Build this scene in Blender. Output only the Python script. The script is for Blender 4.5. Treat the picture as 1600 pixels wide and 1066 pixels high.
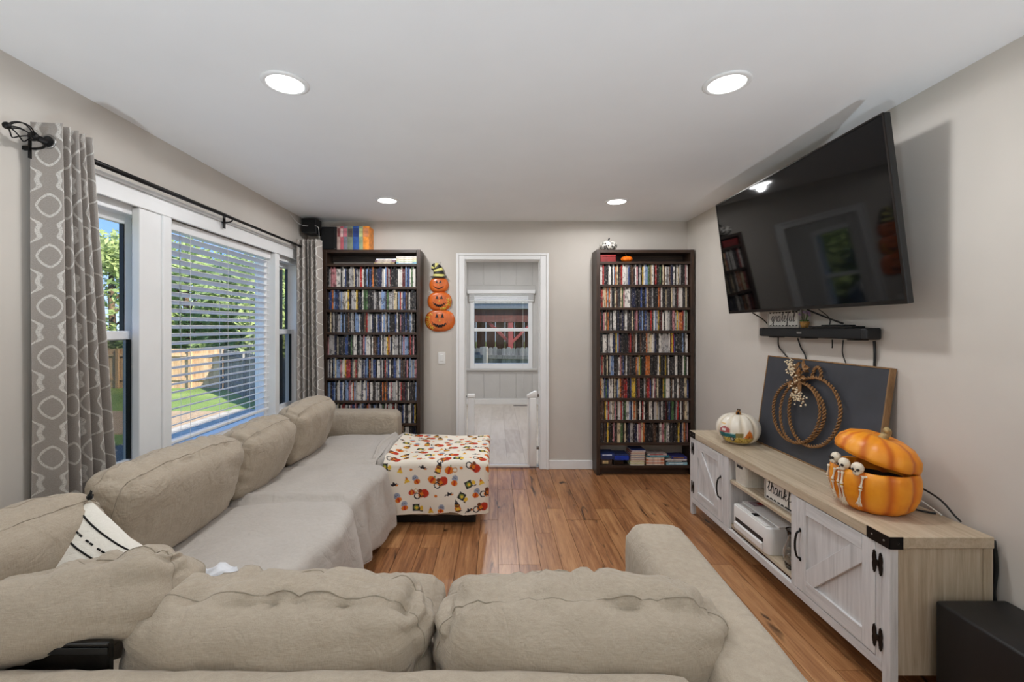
import bpy, bmesh, math, random
import numpy as np
from mathutils import Vector, Matrix, noise

for _o in list(bpy.data.objects):
    bpy.data.objects.remove(_o)
scene = bpy.context.scene
COL = scene.collection
PI = math.pi
random.seed(7)

# ------------------------------------------------------------------ camera
F = 690.0                      # focal length in pixels of the 1600 px wide frame
cam_d = bpy.data.cameras.new('camera')
cam = bpy.data.objects.new('camera', cam_d)
COL.objects.link(cam)
cam_d.sensor_width = 36.0
cam_d.lens = F / 1600.0 * 36.0
cam_d.shift_x = 24 / 1600.0
cam_d.shift_y = -22 / 1600.0
cam_d.clip_start = 0.05
cam_d.clip_end = 300
cam.location = (0, 0, 1.40)
cam.rotation_euler = (PI / 2, 0, 0)
scene.camera = cam

# ------------------------------------------------------------------ view, world, sun
scene.view_settings.view_transform = 'Standard'
scene.view_settings.look = 'None'
scene.view_settings.gamma = 1.0
scene.view_settings.use_curve_mapping = False
scene.view_settings.exposure = 0.0
LAMP_W = 14.0
LAMP_COL = (0.97, 0.98, 1.0)
UP_W = 132.0                   # each added fill lamp behind the sofa
UP_COL = (0.78, 0.90, 1.0)
SKY = 1.6
try:
    scene.cycles.max_bounces = 14
    scene.cycles.diffuse_bounces = 9
    scene.cycles.transparent_max_bounces = 16
    scene.cycles.sample_clamp_indirect = 6.0
except Exception:
    pass

world = bpy.data.worlds.new('sky')
scene.world = world
world.use_nodes = True
_nt = world.node_tree
_bg = _nt.nodes['Background']
_tc = _nt.nodes.new('ShaderNodeTexCoord')
_sp = _nt.nodes.new('ShaderNodeSeparateXYZ')
_rp = _nt.nodes.new('ShaderNodeValToRGB')
_nt.links.new(_tc.outputs['Generated'], _sp.inputs[0])
_nt.links.new(_sp.outputs['Z'], _rp.inputs[0])
_rp.color_ramp.elements[0].position = 0.0
_rp.color_ramp.elements[0].color = (0.62, 0.76, 0.98, 1)
_rp.color_ramp.elements[1].position = 0.45
_rp.color_ramp.elements[1].color = (0.14, 0.31, 0.74, 1)
_e = _rp.color_ramp.elements.new(0.14)
_e.color = (0.26, 0.46, 0.90, 1)
_nt.links.new(_rp.outputs[0], _bg.inputs[0])
_bg.inputs[1].default_value = SKY

sun_d = bpy.data.lights.new('sun', 'SUN')
sun_d.energy = 11.0
sun_d.angle = 0.01
sun_d.color = (1.0, 0.93, 0.82)
sun = bpy.data.objects.new('sun', sun_d)
COL.objects.link(sun)
sun.location = (20, -12, 18)
sun.rotation_euler = Vector((0.74, -0.42, 0.56)).to_track_quat('Z', 'Y').to_euler()


# ------------------------------------------------------------------ helpers
def lin(c):
    out = []
    for v in c[:3]:
        v = v / 255.0
        out.append(v / 12.92 if v <= 0.04045 else ((v + 0.055) / 1.055) ** 2.4)
    return tuple(out)


def at(px, py, s):
    """point seen at photo pixel (px,py) where one metre covers s pixels"""
    return Vector(((px - 776) / s, F / s, 1.40 - (py - 511) / s))


class NE:
    """tiny node-expression helper"""
    def __init__(self, nt, sock):
        self.nt, self.s = nt, sock

    def _m(self, op, *o):
        n = self.nt.nodes.new('ShaderNodeMath')
        n.operation = op
        for i, v in enumerate((self,) + o):
            if isinstance(v, NE):
                self.nt.links.new(v.s, n.inputs[i])
            else:
                n.inputs[i].default_value = v
        return NE(self.nt, n.outputs[0])

    def __add__(self, o): return self._m('ADD', o)
    def __sub__(self, o): return self._m('SUBTRACT', o)
    def __mul__(self, o): return self._m('MULTIPLY', o)
    def __truediv__(self, o): return self._m('DIVIDE', o)
    def sin(self): return self._m('SINE')
    def abs(self): return self._m('ABSOLUTE')
    def fract(self): return self._m('FRACT')
    def pow(self, o): return self._m('POWER', o)
    def lt(self, o): return self._m('LESS_THAN', o)
    def gt(self, o): return self._m('GREATER_THAN', o)
    def min(self, o): return self._m('MINIMUM', o)
    def max(self, o): return self._m('MAXIMUM', o)

    def smooth(self, a, b, lo=0.0, hi=1.0):
        n = self.nt.nodes.new('ShaderNodeMapRange')
        n.interpolation_type = 'SMOOTHSTEP'
        self.nt.links.new(self.s, n.inputs[0])
        for i, v in enumerate((a, b, lo, hi)):
            n.inputs[i + 1].default_value = v
        return NE(self.nt, n.outputs[0])


class MatB:
    def __init__(self, name):
        self.m = bpy.data.materials.new(name)
        self.m.use_nodes = True
        self.nt = self.m.node_tree
        self.b = self.nt.nodes['Principled BSDF']
        self.tc = self.nt.nodes.new('ShaderNodeTexCoord')
        self.oi = self.nt.nodes.new('ShaderNodeObjectInfo')

    def coords(self, stretch=(1, 1, 1), rnd=0.0, kind='Object'):
        mp = self.nt.nodes.new('ShaderNodeMapping')
        mp.inputs['Scale'].default_value = stretch
        self.nt.links.new(self.tc.outputs[kind], mp.inputs[0])
        out = mp.outputs[0]
        if rnd:
            a = self.nt.nodes.new('ShaderNodeVectorMath'); a.operation = 'ADD'
            s = self.nt.nodes.new('ShaderNodeMath'); s.operation = 'MULTIPLY'
            self.nt.links.new(self.oi.outputs['Random'], s.inputs[0]); s.inputs[1].default_value = rnd
            self.nt.links.new(out, a.inputs[0]); self.nt.links.new(s.outputs[0], a.inputs[1])
            out = a.outputs[0]
        return out

    def noise(self, co, scale, detail=3, rough=0.55, dist=0.0):
        n = self.nt.nodes.new('ShaderNodeTexNoise')
        n.inputs['Scale'].default_value = scale
        n.inputs['Detail'].default_value = detail
        n.inputs['Roughness'].default_value = rough
        n.inputs['Distortion'].default_value = dist
        self.nt.links.new(co, n.inputs['Vector'])
        return NE(self.nt, n.outputs[0])

    def rand(self): return NE(self.nt, self.oi.outputs['Random'])

    def xyz(self, kind='Object'):
        s = self.nt.nodes.new('ShaderNodeSeparateXYZ')
        self.nt.links.new(self.tc.outputs[kind], s.inputs[0])
        return [NE(self.nt, s.outputs[i]) for i in range(3)]

    def ramp(self, fac, stops):
        r = self.nt.nodes.new('ShaderNodeValToRGB')
        el = r.color_ramp.elements
        while len(el) < len(stops):
            el.new(0.5)
        for e, (p, c) in zip(el, stops):
            e.position = p; e.color = (*lin(c), 1)
        self.nt.links.new(fac.s, r.inputs[0])
        return r.outputs[0]

    def mix(self, fac, a, b, mode='MIX'):
        n = self.nt.nodes.new('ShaderNodeMix'); n.data_type = 'RGBA'; n.blend_type = mode
        for sock, v in ((n.inputs[0], fac), (n.inputs[6], a), (n.inputs[7], b)):
            if isinstance(v, NE): self.nt.links.new(v.s, sock)
            elif isinstance(v, bpy.types.NodeSocket): self.nt.links.new(v, sock)
            elif isinstance(v, (int, float)): sock.default_value = v
            else: sock.default_value = (*lin(v), 1)
        return n.outputs[2]

    def color(self, c):
        if isinstance(c, bpy.types.NodeSocket): self.nt.links.new(c, self.b.inputs['Base Color'])
        else: self.b.inputs['Base Color'].default_value = (*lin(c), 1)

    def set(self, **k):
        names = dict(rough='Roughness', metal='Metallic', coat='Coat Weight', spec='Specular IOR Level', trans='Transmission Weight',
                     sheen='Sheen Weight', alpha='Alpha', ior='IOR', coatr='Coat Roughness', emit='Emission Strength')
        for a, v in k.items():
            s = self.b.inputs[names[a]]
            if isinstance(v, NE): self.nt.links.new(v.s, s)
            else: s.default_value = v

    def bump(self, h, strength=0.2, dist=0.01):
        n = self.nt.nodes.new('ShaderNodeBump')
        n.inputs['Strength'].default_value = strength
        n.inputs['Distance'].default_value = dist
        self.nt.links.new(h.s, n.inputs['Height'])
        self.nt.links.new(n.outputs[0], self.b.inputs['Normal'])

    def attr(self, name='Col'):
        a = self.nt.nodes.new('ShaderNodeAttribute'); a.attribute_name = name
        return a.outputs['Color']


def pmat(name, c, rough=0.5, var=0.06, scale=8, stretch=(1, 1, 1), bump=0.0, bscale=150, rnd=0.0, **k):
    B = MatB(name)
    co = B.coords(stretch, rnd)
    n = B.noise(co, scale)
    lo = tuple(max(0, v * (1 - var)) for v in c); hi = tuple(min(255, v * (1 + var)) for v in c)
    B.color(B.ramp(n, [(0.3, lo), (0.7, hi)]))
    B.set(rough=rough, **k)
    if bump:
        B.bump(B.noise(B.coords(stretch, rnd), bscale, 2), bump, 0.004)
    return B.m


class MB:
    def __init__(self):
        self.v = []; self.f = []; self.c = None

    def add(self, vs, fs):
        o = len(self.v)
        self.v += [tuple(p) for p in vs]
        self.f += [tuple(i + o for i in q) for q in fs]
        return self

    def box(self, x0, x1, y0, y1, z0, z1, M=None):
        vs = [Vector((x, y, z)) for x in (x0, x1) for y in (y0, y1) for z in (z0, z1)]
        if M is not None: vs = [M @ p for p in vs]
        return self.add(vs, [(0, 1, 3, 2), (4, 6, 7, 5), (0, 4, 5, 1), (2, 3, 7, 6), (0, 2, 6, 4), (1, 5, 7, 3)])

    def prism(self, poly, fn):
        """poly: 2d outline, fn(u,v,k) -> 3d for k=0,1"""
        n = len(poly)
        vs = [fn(u, v, 0) for u, v in poly] + [fn(u, v, 1) for u, v in poly]
        fs = [tuple(range(n - 1, -1, -1)), tuple(range(n, 2 * n))]
        fs += [(i, (i + 1) % n, n + (i + 1) % n, n + i) for i in range(n)]
        return self.add(vs, fs)

    def tube(self, pts, r, n=8, closed=False, flat=None):
        pts = [Vector(p) for p in pts]
        m = len(pts)
        rs = r if isinstance(r, (list, tuple)) else [r] * m
        up = None
        vs = []
        for i, p in enumerate(pts):
            a = pts[(i - 1) % m] if (closed or i > 0) else p
            b = pts[(i + 1) % m] if (closed or i < m - 1) else p
            t = (b - a)
            if t.length < 1e-9: t = Vector((0, 0, 1))
            t.normalize()
            if up is None:
                up = t.orthogonal().normalized()
            else:
                up = up - t * up.dot(t)
                up = up.normalized() if up.length > 1e-6 else t.orthogonal().normalized()
            w = t.cross(up)
            for k in range(n):
                q = 2 * PI * k / n
                d = up * (math.cos(q) * rs[i]) + w * (math.sin(q) * rs[i])
                if flat is not None:
                    ax, fac = flat
                    d = d - ax * (d.dot(ax) * (1 - fac))
                vs.append(p + d)
        fs = []
        for i in range(m if closed else m - 1):
            for k in range(n):
                a = i * n + k; b = i * n + (k + 1) % n
                c = ((i + 1) % m) * n + (k + 1) % n; d = ((i + 1) % m) * n + k
                fs.append((a, b, c, d))
        if not closed:
            fs.append(tuple(range(n - 1, -1, -1)))
            fs.append(tuple(range((m - 1) * n, m * n)))
        return self.add(vs, fs)

    def lathe(self, prof, n=24, M=None, rib=None, cap=True):
        vs = []
        for (r, z) in prof:
            for k in range(n):
                q = 2 * PI * k / n
                rr = r * (rib(q) if rib else 1)
                p = Vector((rr * math.cos(q), rr * math.sin(q), z))
                vs.append(M @ p if M is not None else p)
        fs = []
        for i in range(len(prof) - 1):
            for k in range(n):
                fs.append((i * n + k, i * n + (k + 1) % n, (i + 1) * n + (k + 1) % n, (i + 1) * n + k))
        if cap:
            fs.append(tuple(range(n - 1, -1, -1)))
            fs.append(tuple(range((len(prof) - 1) * n, len(prof) * n)))
        return self.add(vs, fs)

    def ball(self, c, r, nu=12, nv=8, sc=(1, 1, 1)):
        c = Vector(c)
        prof = [(max(1e-4, r * math.sin(PI * i / nv)), -r * math.cos(PI * i / nv)) for i in range(nv + 1)]
        M = Matrix.Translation(c) @ Matrix.Diagonal((*sc, 1))
        return self.lathe(prof, nu, M)

    def grid(self, fn, nu, nv, wrap=False):
        vs = [fn(i / nu, j / nv) for j in range(nv + 1) for i in range(nu + 1)]
        fs = [(j * (nu + 1) + i, j * (nu + 1) + i + 1, (j + 1) * (nu + 1) + i + 1, (j + 1) * (nu + 1) + i) for j in range(nv) for i in range(nu)]
        return self.add(vs, fs)

    def mesh(self, name, off=(0, 0, 0), bevel=0.0, seg=2, smooth=False):
        me = bpy.data.meshes.new(name)
        o = Vector(off)
        me.from_pydata([tuple(Vector(p) - o) for p in self.v], [], self.f)
        if bevel:
            bm = bmesh.new(); bm.from_mesh(me)
            bmesh.ops.recalc_face_normals(bm, faces=bm.faces)
            ed = [e for e in bm.edges if len(e.link_faces) == 2 and e.calc_face_angle(0) > 0.6]
            bmesh.ops.bevel(bm, geom=ed, offset=bevel, segments=seg, affect='EDGES', profile=0.5, clamp_overlap=True)
            bm.to_mesh(me); bm.free()
        else:
            bm = bmesh.new(); bm.from_mesh(me)
            bmesh.ops.recalc_face_normals(bm, faces=bm.faces)
            bm.to_mesh(me); bm.free()
        if smooth:
            me.polygons.foreach_set('use_smooth', [True] * len(me.polygons))
        return me

    def center(self):
        a = np.array(self.v)
        lo, hi = a.min(0), a.max(0)
        return Vector(((lo[0] + hi[0]) / 2, (lo[1] + hi[1]) / 2, lo[2]))

    def build(self, name, mat, parent=None, bevel=0.0, seg=2, smooth=False, local=False, sharp=None):
        """a part: world coordinates are re-based on the parent thing unless local"""
        off = Vector((0, 0, 0))
        if parent is not None and not local:
            off = Vector(parent.get('_base', (0, 0, 0)))
        elif parent is None and not local:
            off = self.center()
        me = self.mesh(name, off, bevel, seg, smooth)
        me.materials.append(mat)
        o = bpy.data.objects.new(name, me)
        COL.objects.link(o)
        if parent is not None:
            o.parent = parent
            if not local: o['_base'] = tuple(off)
        elif not local:
            o.location = off
            o['_base'] = tuple(off)
        if smooth and bevel or sharp:
            try: me.set_sharp_from_angle(angle=sharp or 0.7)
            except Exception: pass
        return o


def tag(o, label=None, cat=None, group=None, kind=None):
    if label: o['label'] = label
    if cat: o['category'] = cat
    if group: o['group'] = group
    if kind: o['kind'] = kind
    return o


def thing(name, label, cat, loc, group=None, rotz=0):
    o = bpy.data.objects.new(name, None)
    o.empty_display_size = 0.05
    COL.objects.link(o)
    o.location = loc; o.rotation_euler = (0, 0, rotz)
    o['_base'] = tuple(loc)
    return tag(o, label, cat, group)


def struct(o): return tag(o, kind='structure')


def copy_tree(o, parent=None):
    c = o.copy(); COL.objects.link(c); c.parent = parent
    for ch in list(o.children): copy_tree(ch, c)
    return c


def smooth_path(pts, sub=6, closed=False):
    pts = [Vector(p) for p in pts]
    n = len(pts); out = []
    rng = n if closed else n - 1
    for i in range(rng):
        g = lambda k: pts[k % n] if closed else pts[min(max(k, 0), n - 1)]
        p0, p1, p2, p3 = g(i - 1), g(i), g(i + 1), g(i + 2)
        for j in range(sub):
            t = j / sub
            out.append(0.5 * ((2 * p1) + (p2 - p0) * t + (2 * p0 - 5 * p1 + 4 * p2 - p3) * t * t + (3 * p1 - p0 - 3 * p2 + p3) * t ** 3))
    if not closed: out.append(pts[-1])
    return out


def ordinal(n):
    return f"{n}{'th' if 10 <= n % 100 <= 20 else {1: 'st', 2: 'nd', 3: 'rd'}.get(n % 10, 'th')}"


# ------------------------------------------------------------------ materials
M = {}
M['wall'] = pmat('wall_paint', (200, 193, 184), 0.75, 0.012, 3, bump=0.04, bscale=260)
M['ceiling'] = pmat('ceiling_paint', (238, 239, 240), 0.9, 0.008, 2, bump=0.05, bscale=180)
M['trim'] = pmat('white_trim_paint', (235, 235, 234), 0.4, 0.01, 4)
M['vinyl'] = pmat('white_window_vinyl', (238, 239, 240), 0.35, 0.01, 4)
M['panel'] = pmat('grey_panel_paint', (203, 201, 198), 0.6, 0.015, 4)
M['black_plastic'] = pmat('black_plastic', (18, 18, 19), 0.45, 0.1, 20)
M['black_cloth'] = pmat('black_speaker_cloth', (14, 14, 14), 0.9, 0.15, 60)
M['black_metal'] = pmat('black_metal', (26, 24, 23), 0.45, 0.1, 20, metal=0.6)
M['sub_vinyl'] = pmat('black_wood_vinyl', (17, 15, 14), 0.55, 0.15, 12, stretch=(1, 8, 1))
M['white_plastic'] = pmat('white_plastic', (232, 231, 228), 0.35, 0.01, 5)
M['steel'] = pmat('brushed_steel', (150, 148, 145), 0.35, 0.05, 20, metal=0.9)
M['slat'] = pmat('blind_slat_white', (240, 240, 240), 0.45, 0.01, 5)
M['cord'] = pmat('white_cord', (225, 224, 220), 0.8, 0.03, 30)
M['cable'] = pmat('black_cable', (16, 16, 16), 0.5, 0.05, 20)
M['pages'] = pmat('book_pages', (222, 212, 192), 0.85, 0.08, 60, stretch=(1, 1, 14))
M['concrete'] = pmat('patio_concrete', (176, 168, 156), 0.9, 0.12, 6, bump=0.3, bscale=60)
M['bark'] = pmat('tree_bark', (92, 74, 56), 0.9, 0.3, 10, stretch=(1, 1, .2), bump=.5, bscale=30)
M['white_pot'] = pmat('white_ceramic', (236, 232, 224), 0.3, 0.02, 5)
M['bone'] = pmat('plastic_bone', (226, 214, 192), 0.5, 0.06, 60)
M['socket'] = pmat('dark_socket', (40, 30, 24), 0.8, 0.1, 30)
M['glitter'] = pmat('gold_glitter', (226, 168, 56), 0.35, 0.35, 160, metal=0.3)


def wood_mat(name, stops, grain=(14, 14, 0.9), scale=4.0, rough=0.5, rnd=40.0, knots=True, bump=0.12, tone=0.0, spec=.5):
    B = MatB(name)
    co = B.coords(grain, rnd)
    n = B.noise(co, scale, 6, 0.62, 0.6)
    fine = B.noise(B.coords(tuple(g * 4 for g in grain), rnd), scale, 3, .7)
    v = n * 0.75 + fine * 0.25
    if tone:
        v = v + (B.rand() - 0.5) * tone
    c = B.ramp(v, stops)
    if knots:
        k = B.noise(B.coords(tuple(max(.9, g * 0.28) for g in grain), rnd * 1.7), scale * 1.1, 2, .5, 1.2)
        c = B.mix(k.smooth(0.63, 0.76), c, tuple(x * 0.5 for x in stops[0][1]))
    B.color(c)
    B.set(rough=rough, spec=spec)
    B.bump(v, bump, 0.003)
    return B.m


M['floor'] = wood_mat('laminate_oak', [(0.28, (104, 64, 37)), (0.45, (150, 100, 62)), (0.58, (174, 124, 81)), (0.75, (198, 150, 103))], grain=(15, 1.0, 15), scale=2.6, rough=0.33, tone=0.15, bump=0.05)
M['floor_gap'] = pmat('dark_floor_joint', (52, 30, 18), 0.8, 0.1, 10)
M['pale_floor'] = wood_mat('pale_vinyl_plank', [(0.3, (176, 162, 148)), (0.5, (200, 188, 174)), (0.7, (214, 204, 192))], grain=(8, 1, 8), scale=2.5, rough=0.4, tone=0.25, bump=0.03, knots=False)
M['dark_wood'] = wood_mat('dark_stained_pine', [(0.3, (30, 20, 15)), (0.5, (52, 36, 26)), (0.72, (82, 58, 41))], grain=(20, 20, 1.4), scale=2.5, rough=0.42)
M['dark_wood_h'] = wood_mat('dark_stained_pine_shelf', [(0.3, (30, 20, 15)), (0.5, (52, 36, 26)), (0.72, (84, 60, 43))], grain=(1.4, 20, 20), scale=2.5, rough=0.42)
M['wash_v'] = wood_mat('greywashed_oak_upright_cool_lit', [(0.3, (184, 183, 182)), (0.5, (210, 209, 208)), (0.7, (226, 225, 224))], grain=(16, 16, 0.9), scale=2.5, rough=0.55, knots=False)  # same finish all over; greyed here for cool window light on the front
M['wash_h'] = wood_mat('greywashed_oak_lengthwise_warm_lit', [(0.3, (164, 146, 120)), (0.5, (190, 173, 148)), (0.7, (208, 194, 172))], grain=(14, .9, 14), scale=2.5, rough=0.5, knots=False)  # warm lamp light put into the tan of the same finish
M['wash_g'] = wood_mat('greywashed_oak_rail_cool_lit', [(0.3, (184, 183, 182)), (0.5, (210, 209, 208)), (0.7, (226, 225, 224))], grain=(14, .9, 14), scale=2.5, rough=0.55, knots=False)  # front rails, with the cool window light painted in as well
M['wash_e'] = wood_mat('greywashed_oak_end_warm_lit', [(0.3, (158, 140, 114)), (0.5, (182, 166, 142)), (0.7, (202, 190, 170))], grain=(16, 16, 0.9), scale=2.5, rough=0.55, knots=False)  # tan stands in for warm light on the ends, not another wood
M['frame_wood'] = wood_mat('honey_pine_frame', [(0.3, (96, 70, 42)), (0.5, (132, 100, 64)), (0.7, (158, 124, 84))], grain=(10, 10, 2), scale=3, rough=0.5, knots=False)
M['fence_tan'] = wood_mat('sunlit_cedar_fence', [(0.3, (176, 140, 104)), (0.5, (204, 168, 130)), (0.7, (222, 190, 154))], grain=(8, 8, 1), scale=2, rough=0.8, tone=.2, knots=False)
M['fence_grey'] = wood_mat('weathered_grey_fence', [(0.3, (84, 82, 80)), (0.5, (116, 114, 112)), (0.7, (146, 142, 138))], grain=(8, 8, 1), scale=2, rough=0.85, tone=.3, knots=False)
M['barn_red'] = wood_mat('red_brown_siding', [(0.3, (60, 30, 26)), (0.5, (84, 42, 36)), (0.7, (104, 56, 48))], grain=(8, 8, 1), scale=2, rough=0.8, tone=.2, knots=False)
M['post_red'] = pmat('red_painted_post', (112, 42, 42), 0.7, .1, 10)
M['post_brown'] = wood_mat('brown_porch_post', [(0.3, (54, 42, 32)), (0.5, (78, 62, 48)), (0.7, (98, 80, 62))], grain=(8, 8, 1), scale=3, rough=0.8, knots=False)


def fabric(name, c, c2, weave=900, bump=0.25, sheen=0.15, crease_w=1.0):
    B = MatB(name)
    big = B.noise(B.coords((1, 1, 1)), 5, 3)
    th1 = B.noise(B.coords((1, 1, .12)), weave, 2)
    th2 = B.noise(B.coords((.12, .12, 1)), weave, 2)
    v = big * 0.35 + th1 * 0.33 + th2 * 0.32
    B.color(B.ramp(v, [(0.25, c2), (0.75, c)]))
    B.set(rough=0.95, sheen=sheen, spec=.15)
    crease = B.noise(B.coords((1, 1, 1)), 7, 3, .5, 1.4)
    fold = B.noise(B.coords((1, 1, 2.2)), 16, 2, .5, .8)
    B.bump(th1 * 0.12 * bump / .25 + th2 * 0.12 * bump / .25 + (crease - .5).abs() * 2.2 * crease_w + fold * 0.5 * crease_w, .55, 0.012)
    return B.m


M['sofa'] = fabric('oatmeal_sofa_linen', (188, 175, 157), (154, 141, 123), 420)
M['sofa_seam'] = fabric('oatmeal_seam', (172, 161, 144), (146, 135, 118), 420)
M['sheet'] = fabric('pale_grey_sheet', (196, 189, 181), (176, 168, 159), 520, .12, crease_w=.7)
M['white_fab'] = fabric('cream_pillow_cotton', (236, 232, 222), (222, 216, 204), 500, .15, crease_w=.4)
M['black_thread'] = fabric('black_yarn', (30, 28, 27), (14, 13, 13), 500, crease_w=.1)

B = MatB('window_glass')
_out = B.nt.nodes['Material Output']
_tr = B.nt.nodes.new('ShaderNodeBsdfTransparent'); _tr.inputs[0].default_value = (.97, .985, .98, 1)
_gl = B.nt.nodes.new('ShaderNodeBsdfGlossy'); _gl.inputs[1].default_value = 0.02
_lw = B.nt.nodes.new('ShaderNodeLayerWeight'); _lw.inputs[0].default_value = .5
_fr = (NE(B.nt, _lw.outputs['Facing']).pow(4.0) * 0.45 + 0.03).s.node
_mx = B.nt.nodes.new('ShaderNodeMixShader')
B.nt.links.new(_fr.outputs[0], _mx.inputs[0]); B.nt.links.new(_tr.outputs[0], _mx.inputs[1]); B.nt.links.new(_gl.outputs[0], _mx.inputs[2])
B.nt.links.new(_mx.outputs[0], _out.inputs[0])
M['glass'] = B.m


def veil(name, c, alpha):
    B = MatB(name); B.color(c); B.set(rough=.8, alpha=alpha)
    return B.m


M['mesh'] = veil('white_gate_mesh', (240, 238, 234), 0.13)
M['screen_mesh'] = veil('grey_insect_screen', (60, 64, 68), 0.55)
M['clear'] = MatB('clear_glass').m
_b = M['clear'].node_tree.nodes['Principled BSDF']
_b.inputs['Transmission Weight'].default_value = 1; _b.inputs['Roughness'].default_value = .02; _b.inputs['IOR'].default_value = 1.4

B = MatB('lamp_lens'); B.color((255, 255, 255))
B.b.inputs['Emission Color'].default_value = (1, .99, .97, 1); B.set(emit=6.0)
M['lens'] = B.m

B = MatB('tv_screen'); B.color((6, 6, 7)); B.set(rough=0.05, spec=.32)
M['screen'] = B.m

# curtain: embroidered ogee trellis, laid out in the cloth's own UVs (metres)
B = MatB('curtain_trellis')
u, v, _ = B.xyz('UV')
PU, PV = 0.115, 0.20
a = u / PU; b = v / PV * (2 * PI)
wob = b.sin() * 0.17 + (b * 3).sin() * 0.045
d1 = ((a * 0.5 - wob).fract() - 0.5).abs()
d2 = ((a * 0.5 + wob + 0.5).fract() - 0.5).abs()
dd = d1.min(d2)
# small inner medallion
aa = (a * 0.5 + 0.25).fract() - 0.5
odd = (a * 0.5).fract().gt(0.5)
qa = ((a).fract() - 0.5).abs(); qb = ((v / PV + 0.25 + odd * 0.5).fract() - 0.5).abs()
med = (qa.pow(1.4) * 4.4 + qb.pow(1.4) * 5.6)
ring = (med - 0.66).abs()
fz = B.noise(B.coords((1, 1, 1), 0, 'UV'), 260, 2)
line = dd.smooth(0.020, 0.042, 1, 0).max(ring.smooth(0.07, 0.15, 1, 0)) * fz.smooth(0.28, 0.52)
base = B.noise(B.coords((1, 1, .1), 0, 'UV'), 300, 2)
cc = B.ramp(base, [(0.3, (150, 142, 135)), (0.7, (168, 160, 152))])
B.color(B.mix(line, cc, (214, 209, 202)))
B.set(rough=.85, sheen=.2, spec=.2)
B.bump(line + base * 0.15, .35, .003)
M['curtain'] = B.m

# disc cases and printed cloth: colour comes from the mesh
B = MatB('disc_case_print')
co = B.coords((1, 1, 1), 50)
n1 = B.noise(B.coords((90, 10, 60), 50), 1.0, 3, .7)
n2 = B.noise(B.coords((40, 10, 26), 90), 1.0, 3, .65)
c = B.attr()
c = B.mix(n1.smooth(.56, .64) * 0.55, c, (206, 196, 186))
c = B.mix(n2.smooth(.52, .62) * 0.7, c, (30, 25, 27))
B.color(c); B.set(rough=.35)
M['disc'] = B.m
B = MatB('printed_surface'); B.color(B.attr()); B.set(rough=.85, spec=.2)
M['print'] = B.m
B = MatB('glazed_painted_ceramic'); B.color(B.attr()); B.set(rough=.3)
M['glaze'] = B.m


def set_cols(me, cols):
    """cols: per-vertex linear rgb array"""
    at_ = me.color_attributes.new('Col', 'FLOAT_COLOR', 'POINT')
    arr = np.ones((len(me.vertices), 4), dtype=np.float32)
    arr[:, :3] = cols
    at_.data.foreach_set('color', arr.ravel())

# ------------------------------------------------------------------ room shell
def ring(m, ax, d0, d1, a0, a1, z0, z1, l, r, b, t):
    """a rectangular frame whose rails butt between the stiles; ax: 'x' (frame lies in YZ) or 'y' (in XZ)"""
    def bx(p0, p1, q0, q1):
        if ax == 'x': m.box(d0, d1, p0, p1, q0, q1)
        else: m.box(p0, p1, d0, d1, q0, q1)
    bx(a0, a0 + l, z0, z1); bx(a1 - r, a1, z0, z1)
    if b: bx(a0 + l, a1 - r, z0, z0 + b)
    if t: bx(a0 + l, a1 - r, z1 - t, z1)
    return m


XL, XR, YB, YF, H = -1.86, 1.879, 4.35, -2.0, 2.44
WY0, WY1, WZ0, WZ1 = 1.98, 4.20, 0.62, 2.03
DX0, DX1, DZ = -0.32, 0.435, 2.07

m = MB()
m.box(XL - .14, XL, YF, WY0, 0, H); m.box(XL - .14, XL, WY1, YB + .12, 0, H)
m.box(XL - .14, XL, WY0, WY1, 0, WZ0); m.box(XL - .14, XL, WY0, WY1, WZ1, H)
struct(m.build('wall_left', M['wall']))
struct(MB().box(XR, XR + .14, YF, YB + .12, 0, H).build('wall_right', M['wall']))
m = MB()
m.box(XL, DX0, YB, YB + .12, 0, H); m.box(DX1, XR, YB, YB + .12, 0, H); m.box(DX0, DX1, YB, YB + .12, DZ, H)
struct(m.build('wall_back', M['wall']))
struct(MB().box(XL - .14, XR + .14, YF - .12, YF, 0, H).build('wall_front', M['wall']))
struct(MB().box(XL - .14, XR + .14, YF - .12, YB + .12, H, H + .16).build('ceiling', M['ceiling']))
floor = struct(MB().box(XL - .14, XR + .14, YF - .12, YB + .06, -.12, -.012).build('floor', M['floor_gap']))
rnd = random.Random(3)
PW = 0.1246
plank_cache = {}


def plank(parent, x0, x1, y0, y1, z, mat, t=0.0115, gap=.0011):
    lx, ly = round(x1 - x0, 4), round(y1 - y0, 4)
    k = (lx, ly, mat.name)
    if k not in plank_cache:
        q = MB().box(-lx / 2 + gap, lx / 2 - gap, -ly / 2 + gap, ly / 2 - gap, -t, 0)
        me = q.mesh('plank'); me.materials.append(mat); plank_cache[k] = me
    o = bpy.data.objects.new('plank', plank_cache[k])
    COL.objects.link(o)
    o.parent = parent
    o.location = Vector(((x0 + x1) / 2, (y0 + y1) / 2, z)) - Vector(parent['_base'])


i = 0
x = XL
while x < XR - 1e-3:
    x1 = min(x + PW, XR)
    y = YF - rnd.choice([0, .2, .4, .6, .8, 1.0])
    while y < YB + .05:
        y1 = y + 1.2
        plank(floor, x, x1, max(y, YF), min(y1, YB + .055), 0, M['floor'])
        y = y1
    x = x1

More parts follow.
